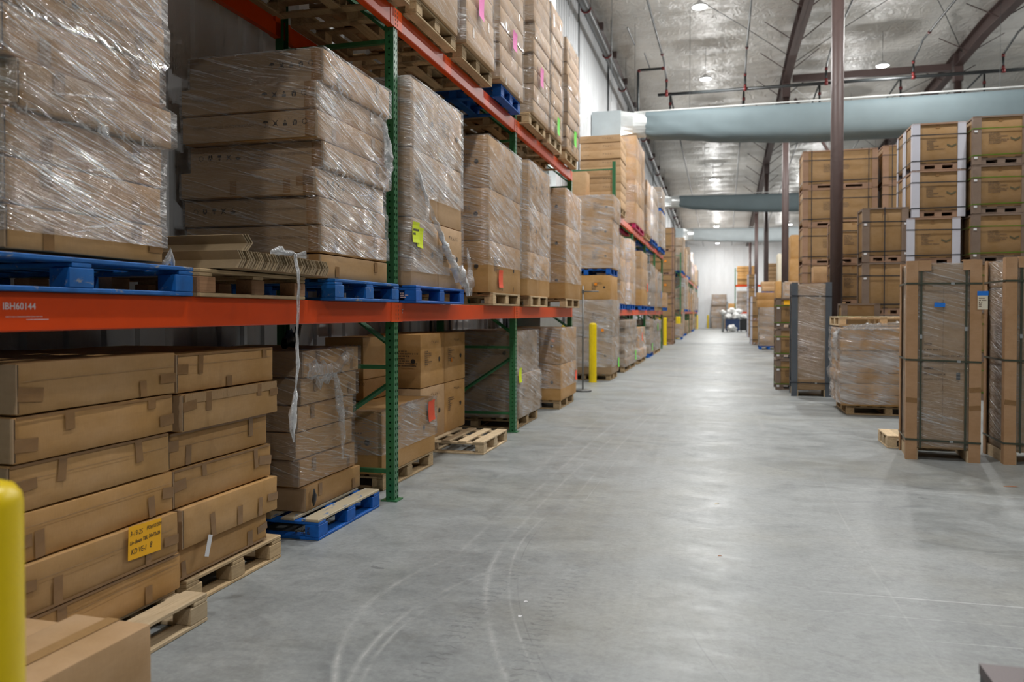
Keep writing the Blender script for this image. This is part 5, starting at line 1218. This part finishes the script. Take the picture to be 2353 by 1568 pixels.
# tall wrapped crates at the right
def tall(label, x0, y0, sx, sy, H, rz, post, strap, fm, prints=True, hb=(.10, .50, .885), vb=(-.30, .30), feet=True, cap=True):
    o = thing('tall_crate', label, 'crate', (x0 + sx / 2, y0 + sy / 2, 0), rz, 'tall wrapped crates')
    X, Y = sx / 2, sy / 2; pw = .105; zf = .12
    link('carton_body', carton_mesh(sx - .05, sy - .05, H - zf - .03, .008, .003, 2, (5, 4, 14), M['card_d']), o, (0, 0, zf))
    link('centre_seam', MB().box((0, -Y + .0245, H / 2), (.0022, .0012, H * .8)).mesh('seam', M['ink_f']), o)
    for ax in (-1, 1):
        for ay in (-1, 1):
            def cp():
                m = MB(); m.span(0, pw, 0, .010, 0, H); m.span(0, .010, .010, pw * .85, 0, H); return m.mesh('corner', M[post])
            c_ = link('corner_post', cached(('tcp', H, post), cp), o, (ax * X, ay * Y, 0)); c_.scale = (-ax, -ay, 1)
            for zz in ((.30, .70) if post == 'post_t' else ()):
                if ay < 0: tape(c_, '-Y', (pw / 2, -.0008, H * zz * (.9 if ax < 0 else .8)), pw, .05, .12) if False else None
    if post == 'post_t':
        for ax, zz in ((-1, .30), (1, .27), (1, .36)): tape(o, '-Y', (ax * (X - pw / 2), -Y - .0008, H * zz), pw * .98, .05, .10 * ax)
    if feet:
        for i in (-1, 1): link('foot_beam', MB().span(-.05, .05, -Y + .02, Y - .02, 0, zf - .002).mesh('foot', M['wood_p']), o, (i * (X - .07), 0, 0))
    if cap:
        for u in vb: link('edge_clip', MB().box((0, 0, 0), (.12, .012, .10)).span(-.06, .06, -.006, .10, .05, .058).mesh('clip', M['post_t']), o, (u * sx + .03, -Y + .008, H - .055))
    sm = M[strap]; t = .004; sw = .019
    for k, f_ in enumerate(hb):
        m = MB()
        for (a, b2, c, d2) in ((-X - t, X + t, -Y - t, -Y), (-X - t, X + t, Y, Y + t), (-X - t, -X, -Y, Y), (X, X + t, -Y, Y)): m.span(a, b2, c, d2, -sw / 2, sw / 2)
        s_ = link('strap', m.mesh('strap', sm), o, (0, 0, H * f_), (0, R((.9, 1.3, .6)[k % 3]), 0))
        link('buckle', cached('buc', lambda: MB().box((0, 0, 0), (.032, .004, .022)).mesh('buckle', M['steel'])), s_, (.08 + .06 * (k % 2), -Y - t - .002, 0))
    for u in vb:
        m = MB().span(-sw / 2, sw / 2, -Y + .004, -Y + .008, zf, H).span(-sw / 2, sw / 2, Y, Y + t, zf, H).span(-sw / 2, sw / 2, -Y + .004, Y + t, H - .03, H - .026)
        s_ = link('strap', m.mesh('strap', sm), o, (u * sx, 0, 0)); link('buckle', cached('buc2', lambda: MB().box((0, 0, 0), (.022, .004, .04)).mesh('buckle', M['steel'])), s_, (0, -Y + .002, H * (.62 if u < 0 else .66)))
    if prints:
        fy = -Y + .0235
        for k, (wd, zz, sd) in enumerate(((.16, .585, 1), (.24, .555, 2), (.42, .525, 3), (.18, .495, 4), (.19, .462, 5), (.18, .433, 6))): link('print_lines', dashes_mesh(wd, .028, 1, sd + 50, M['ink_f']), o, ml=onface('-Y', (-X + .17 + (.13 if k == 3 else 0), fy, H * zz)))
        link('carton_print', text_mesh('MADE IN CHINA', .030, M['ink_f']), o, ml=onface('-Y', (-X + .17, fy, H * .402)))
        link('dark_mark', flat(.036, .075, M['dgrey']), o, ml=onface('-Y', (X - .20, fy, H * .425)))
    return o
def film_rot(o, rects, label, mat, **kw):
    """film built round the crate's own axes, then stood where the crate stands"""
    f_ = film(label, rects, mat, **kw); f_.location = o.location; f_.rotation_euler = o.rotation_euler; return f_
SX, SY, H = .68, .66, 2.055
t1 = tall('tall film-wrapped crate with olive straps and cream label', 1.85, 8.90, SX, SY, H, R(-5.5), 'post_t', 'strap_o', None)
def seg(sx, sy, H, zb, k=6): return [(-sx / 2, sx / 2, -sy / 2, sy / 2, zb + (H - zb) * i / k, zb + (H - zb) * (i + 1) / k) for i in range(k)]
film_rot(t1, seg(SX - .05, SY - .05, H - .02, .13), 'clear film inside corner boards of the labelled tall crate', M['film_l'], seed=41, off=.004, rough=.003)
pallet('pale wooden pallet end sticking out beside the labelled tall crate', 2.47, 9.60, 10.15, 0, .70, 'pale')
pb_ = [o for o in COL.objects if o.get('label', '').startswith('pale wooden pallet end')][0]
note('small blue masking tape on the face of labelled tall crate', 'n_blue', '-Y', (2.125, 8.915, 1.60), .10, .045, R(-3), 'tape_label', 'label', None, False)
note('blue masking tape holding the cream label on corner board', 'n_blue', '-Y', (2.495, 8.838, 1.715), .10, .045, R(0), 'tape_label', 'label', None, False)
wl = note('cream paper label under blue tape on a corner board', 'n_cream', '-Y', (2.495, 8.839, 1.625), .092, .145, R(0), 'paper_label', 'label', None, False); link('print_lines', dashes_mesh(.07, .10, 5, 77, M['ink_f']), wl, ml=Matrix.Translation((-.035, 0, .0016)))
t2 = tall('tall film-wrapped crate cut by frame, without any label', 2.71, 8.86, .72, .70, 2.075, R(-1), 'post_t', 'strap_o', None, False)
film_rot(t2, seg(.67, .65, 2.06, .13), 'clear film inside corner boards of second tall crate', M['film_l'], seed=42, off=.004, rough=.003)
t3 = tall('wrapped crate with slate corner boards before the near column', 1.19, 15.15, .68, .70, 2.07, R(-1.5), 'post_k', 'strap_k', None, False, (.12, .88), (), True, False)
film_rot(t3, seg(.65, .67, 2.05, .30), 'shiny film on the crate with slate corner boards', M['film_l'], seed=43, off=.004, rough=.004)
link('print_lines', dashes_mesh(.14, .14, 4, 61, M['ink_f']), t3, ml=onface('-Y', (-.2, -.326, .85)))

# low wrapped stack with an empty pallet on top
pallet('plain wooden pallet under the bulging low wrapped stack by the tall crates', 2.92, 12.62, 13.8, 0, 1.15, 'wood')
_, rc = stack('bulging low wrapped stack by the tall crates', 2.86, 12.55, 13.75, 1.18, PH, [.165, .165, .165, .16, .165, .165, .165], 1, .02, .012, ('card', 'card_l', 'card'), 1, None, None)
film('baggy shiny film round the low stack by the tall crates', rc[0:], M['film_s'], z0=PH + .03, seed=44, off=.03, rough=.03)
crumple('film_bunch', 'film gathered in a knot at the edge of bulging low stack', [(1.66, 12.62, 1.28), (1.62, 12.7, 1.2), (1.62, 12.75, 1.0), (1.63, 12.75, .8)], [.04, .09, .07, .03], M['film_w'], 45, None, 'loose bunched film')
crumple('film_bunch', 'film ruffled along the top edge of bulging low stack', [(1.7, 12.56, 1.29), (2.0, 12.55, 1.31), (2.4, 12.55, 1.33), (2.8, 12.56, 1.34)], [.03, .045, .05, .04], M['film_s'], 46, None, 'loose bunched film')
pallet('empty pale pallet lying on the bulging low wrapped stack', 2.95, 12.95, 14.1, PH + 1.175, 1.25, 'pale')

# ------------------------------------------------------------------ middle and far distance, right side
def rstack(ph, x0, x1, y0, depth, z, hs, mt='card', fm=None, jx=.01, pal=None):
    q = random.Random(ph); zz = z
    if pal: pallet('%s pallet under the %s' % ({'new': 'blue', 'wood': 'plain'}[pal], ph), x1, y0, y0 + depth, z, x1 - x0, pal, True); zz += PH
    rc = []; zz0 = zz
    for i, h in enumerate(hs):
        dx, dy = q.uniform(-jx, jx), q.uniform(-jx, jx)
        carton('%s box of the %s' % (ordw(i, len(hs)), ph), (x0 + x1) / 2 + dx, y0 + depth / 2 + dy, zz, x1 - x0, depth, h - .002, mt, i, 0, (1, 1, 1), 0, .006, 'boxes of the ' + ph)
        rc.append((x0 + dx, x1 + dx, y0 + dy, y0 + depth + dy, zz, zz + h)); zz += h
    if fm: film('film round the ' + ph, rc, M[fm], seed=len(ph), res=.14)
    return zz
z = rstack('wrapped stack on blue pallet far along the crate side', 1.40, 2.15, 34.2, 1.1, 0, [.4, .4, .42, .38], 'card_d', 'film_h', .01, 'new')
rstack('flat pair atop the crate-side stack on blue pallet', 1.30, 2.15, 34.2, 1.1, z, [.32, .30], 'card')
z = rstack('stack with flat boxes and raised blue pallet on top', 1.55, 2.6, 36.6, 1.1, 0, [.8, .8, .72], 'card_d')
rstack('flat box pair on the raised blue pallet', 1.6, 2.55, 36.65, 1.0, z, [.22, .22], 'card_l', None, .03, 'new')
tower('slim white-cornered pair beyond the wrapped stacks', 1.50, 39.4, .60, .9, [1.15, 1.15], post='post_w', strap='strap_k', marks='', basemat='post_b')
tower('distant white-cornered tower near the small distant rack', 1.62, 51.0, .5, .9, [1.1, 1.1, .85, .85], post='post_w', strap='strap_k', marks='', basemat='post_b')
rstack('tan tower beyond the second column', 2.5, 3.9, 33.0, 1.2, 0, [.9, .9, .9, .95, .95], 'card', None, .03)
z = rstack('tan stack beside the second column', 1.86, 2.50, 31.2, .9, 0, [.9, .9, .9], 'card')
carton('upright white panel box on stack beside the second column', 2.03, 31.7, z, .20, .8, 1.05, 'card_l', 1)
COL.objects[-1].data = COL.objects[-1].data.copy(); COL.objects[-1].data.materials[0] = M['n_cream']
rstack('layered flat box stack beside the third column', 2.3, 3.1, 45.6, 1.1, 0, [.9, .9, .9] + [.22] * 7, 'card_l', None, .05)
rstack('tan stack behind the green-strapped stack', 1.75, 2.4, 25.0, 1.0, 0, [.62, .62, .62, .60], 'card_l', 'film_h', .02)
# far right rack with stacks
rk = thing('pallet_rack', 'small distant orange and green rack beside the end wall', 'rack', (.9, 71.2, 0))
for x in (0, 3.7):
    for y in (0, 1.06): link('post', plain_post(5.4), rk, (x, y, 0), (0, 0, R(-90)))
for z in LV:
    for y in (-.01, 1.07): link('beam', MB().box((1.85, 0, 0), (3.62, .05, .15)).mesh('beam', M['orange']), rk, (0, y, z - .08))
for z, hs, fm in ((1.605, [.3] * 6, 'film_h'), (3.96, [.23] * 7, None)): rstack('stack on the %s beams of the small distant rack' % ('lower' if z < 2 else 'upper'), 1.05, 2.5, 71.25, 1.0, z, hs, 'card_d' if fm else 'card', fm, .04)
rstack('wrapped stack against the end wall', -1.20, .18, 78.2, 1.2, 0, [.55] * 6, 'card_d', 'film_h', .05)
rstack('low stack by the end wall beside tall one', .35, 1.05, 77.0, 1.0, 0, [.8, .8, .8], 'card', None)
# waste bins with white sacks
bn = thing('wheeled_bin', 'navy blue wheeled bin in front of the end wall', 'bin', (.62, 65.0, 0))
def tub(sx, sy, h, m): 
    b = MB(); b.span(-sx / 2, sx / 2, -sy / 2, sy / 2, .12, .16)
    for (a, c, d, e) in ((-sx / 2, sx / 2, -sy / 2, -sy / 2 + .03), (-sx / 2, sx / 2, sy / 2 - .03, sy / 2), (-sx / 2, -sx / 2 + .03, -sy / 2 + .03, sy / 2 - .03), (sx / 2 - .03, sx / 2, -sy / 2 + .03, sy / 2 - .03)): b.span(a, c, d, e, .16, h)
    b.span(-sx / 2 - .03, sx / 2 + .03, -sy / 2 - .03, -sy / 2, h - .06, h); return b.mesh('tub', m)
link('tub', tub(1.05, 1.3, 1.0, M['bin_b']), bn)
for x in (-.4, .4):
    for y in (-.5, .5): link('wheel', cached('whb', lambda: MB().tube([(-.03, 0, .08), (.03, 0, .08)], .08, 12).mesh('wheel', M['dark'])), bn, (x, y, 0))
bk = thing('wheeled_bin', 'black wheeled bin beside the navy bin', 'bin', (1.50, 65.6, 0)); link('tub', tub(.62, 1.1, 1.0, M['dark']), bk)
for x in (-.2, .2):
    for y in (-.4, .4): link('wheel', cached('whb', None), bk, (x, y, 0))
def sack(label, x, y, z, r, s):
    def fn():
        bm = bmesh.new(); bmesh.ops.create_icosphere(bm, subdivisions=3, radius=1)
        for v in bm.verts:
            n = MN.noise(v.co * 1.8 + Vector((s, 0, 0))) * .25 + MN.noise(v.co * 4 + Vector((0, s, 0))) * .14; v.co *= (1 + n * 1.8); v.co.z *= .7
            if v.co.z > .45: v.co.x *= .75; v.co.y *= .75; v.co.z *= 1.15
            v.co *= r
        me = bpy.data.meshes.new('sack'); bm.to_mesh(me); bm.free(); me.materials.append(M['bag']); me.polygons.foreach_set('use_smooth', [True] * len(me.polygons)); return me
    tag(link('plastic_sack', fn(), None, (x, y, z)), label, 'bag', 'white plastic sacks')
for i, (x, y, z, r, lb) in enumerate(((.30, 64.8, 1.18, .36, 'white sack in the navy bin, beside the drum'), (.85, 64.8, 1.22, .38, 'white sack in the navy bin, beside the black bin'), (.55, 65.1, 1.62, .36, 'white sack heaped highest on the navy bin'), (1.05, 65.2, 1.60, .30, 'white sack heaped above the navy bin, toward the black bin'), (-.12, 64.7, 1.55, .25, 'slim white sack standing on the grey drum'), (1.48, 65.4, 1.15, .28, 'white sack in the black bin'), (.55, 64.0, .32, .34, 'grey-white sack on the floor before the navy bin'))): sack(lb, x, y, z, r, i * 3.3)
tag(link('sack_pole', MB().tube([(-.12, 64.72, 0), (-.12, 64.72, 1.4)], .1, 8).mesh('pole', M['steel']), None), 'grey drum beside the navy bin under a slim white sack', 'drum')

# strapped crate tower between second and third racks, blue pallet beyond it
tower('five-tier strapped crate tower beyond second rack', -2.92, 38.5, 1.15, 1.1, [1.12] * 5, post='post_b', strap='strap_k', vert=(.44,), marks='', basemat='post_b')
for i, z in enumerate((4.0, 2.86)): note('round orange sticker on the strapped crate tower, %s' % ('upper', 'lower')[i], 'n_dot', '-Y', (-2.75, 38.49, z), .1, .1, 0, 'sticker', 'sticker', 'round orange stickers', False)
load('small wrapped box on a blue pallet before third rack', -2.3, 45.6, 46.6, 0, [.4, .35], 'new', 'film_h', 'card')

# third rack: each wrapped load is one thing with its cartons as parts
ys = [49.1 + 3.785 * i for i in range(9)]; q = random.Random(3)
for bi in range(8):
    for lv, (zz, nm) in enumerate(((0, 'floor'), (Z1, 'middle beams'), (Z2, 'top beams'))):
        for s_ in range(2):
            if lv == 0 and q.random() < .3: continue
            hs = [q.choice((.42, .5, .55))] * q.choice((2, 3) if lv == 0 else (3, 3, 4))
            a = ys[bi] + .25 + s_ * 1.75; wd = q.uniform(1.2, 1.5); fm = q.choice(('film_h', 'film_s', 'film_l')); mt = q.choice(('card', 'card_d', 'card_l')); xf = -2.50 + q.uniform(-.02, .05); kd = q.choice(('wood', 'new'))
            o = thing('wrapped_load', '%s wrapped load on the %s of the third rack, bay %s' % (('first', 'second')[s_], nm, ('one', 'two', 'three', 'four', 'five', 'six', 'seven', 'eight')[bi]), 'load', (xf - .5, a + wd / 2, zz), 0, 'loads of the third rack')
            def pl():
                m = MB()
                for x in (-.46, 0, .46):
                    m.box((x, 0, .011), (.1, wd, .022))
                    for yy in (-.44, 0, .44): m.box((x, yy * wd, .065), (.1, .12, .086))
                m.box((0, 0, .125), (1.02, wd, .034)); return m.mesh('pallet', M['blue_n' if kd == 'new' else 'wood'])
            link('pallet', pl(), o)
            z_ = PH; rects = []
            for h in hs:
                dx, dy = q.uniform(-.01, .01), q.uniform(-.02, .02); link('carton', carton_mesh(1.0, wd, h - .002, .006, 0, 0, (1, 1, 1), M[mt]), o, (dx, dy, z_)); rects.append((-.5 + dx, .5 + dx, -wd / 2 + dy, wd / 2 + dy, z_, z_ + h)); z_ += h
            if q.random() > .3:
                f_ = film('x', rects, M[fm], seed=bi * 7 + lv * 3 + s_, res=.2); f_.parent = o; f_.name = 'film_wrap'
                for k_ in ('label', 'category', 'group'): del f_[k_]
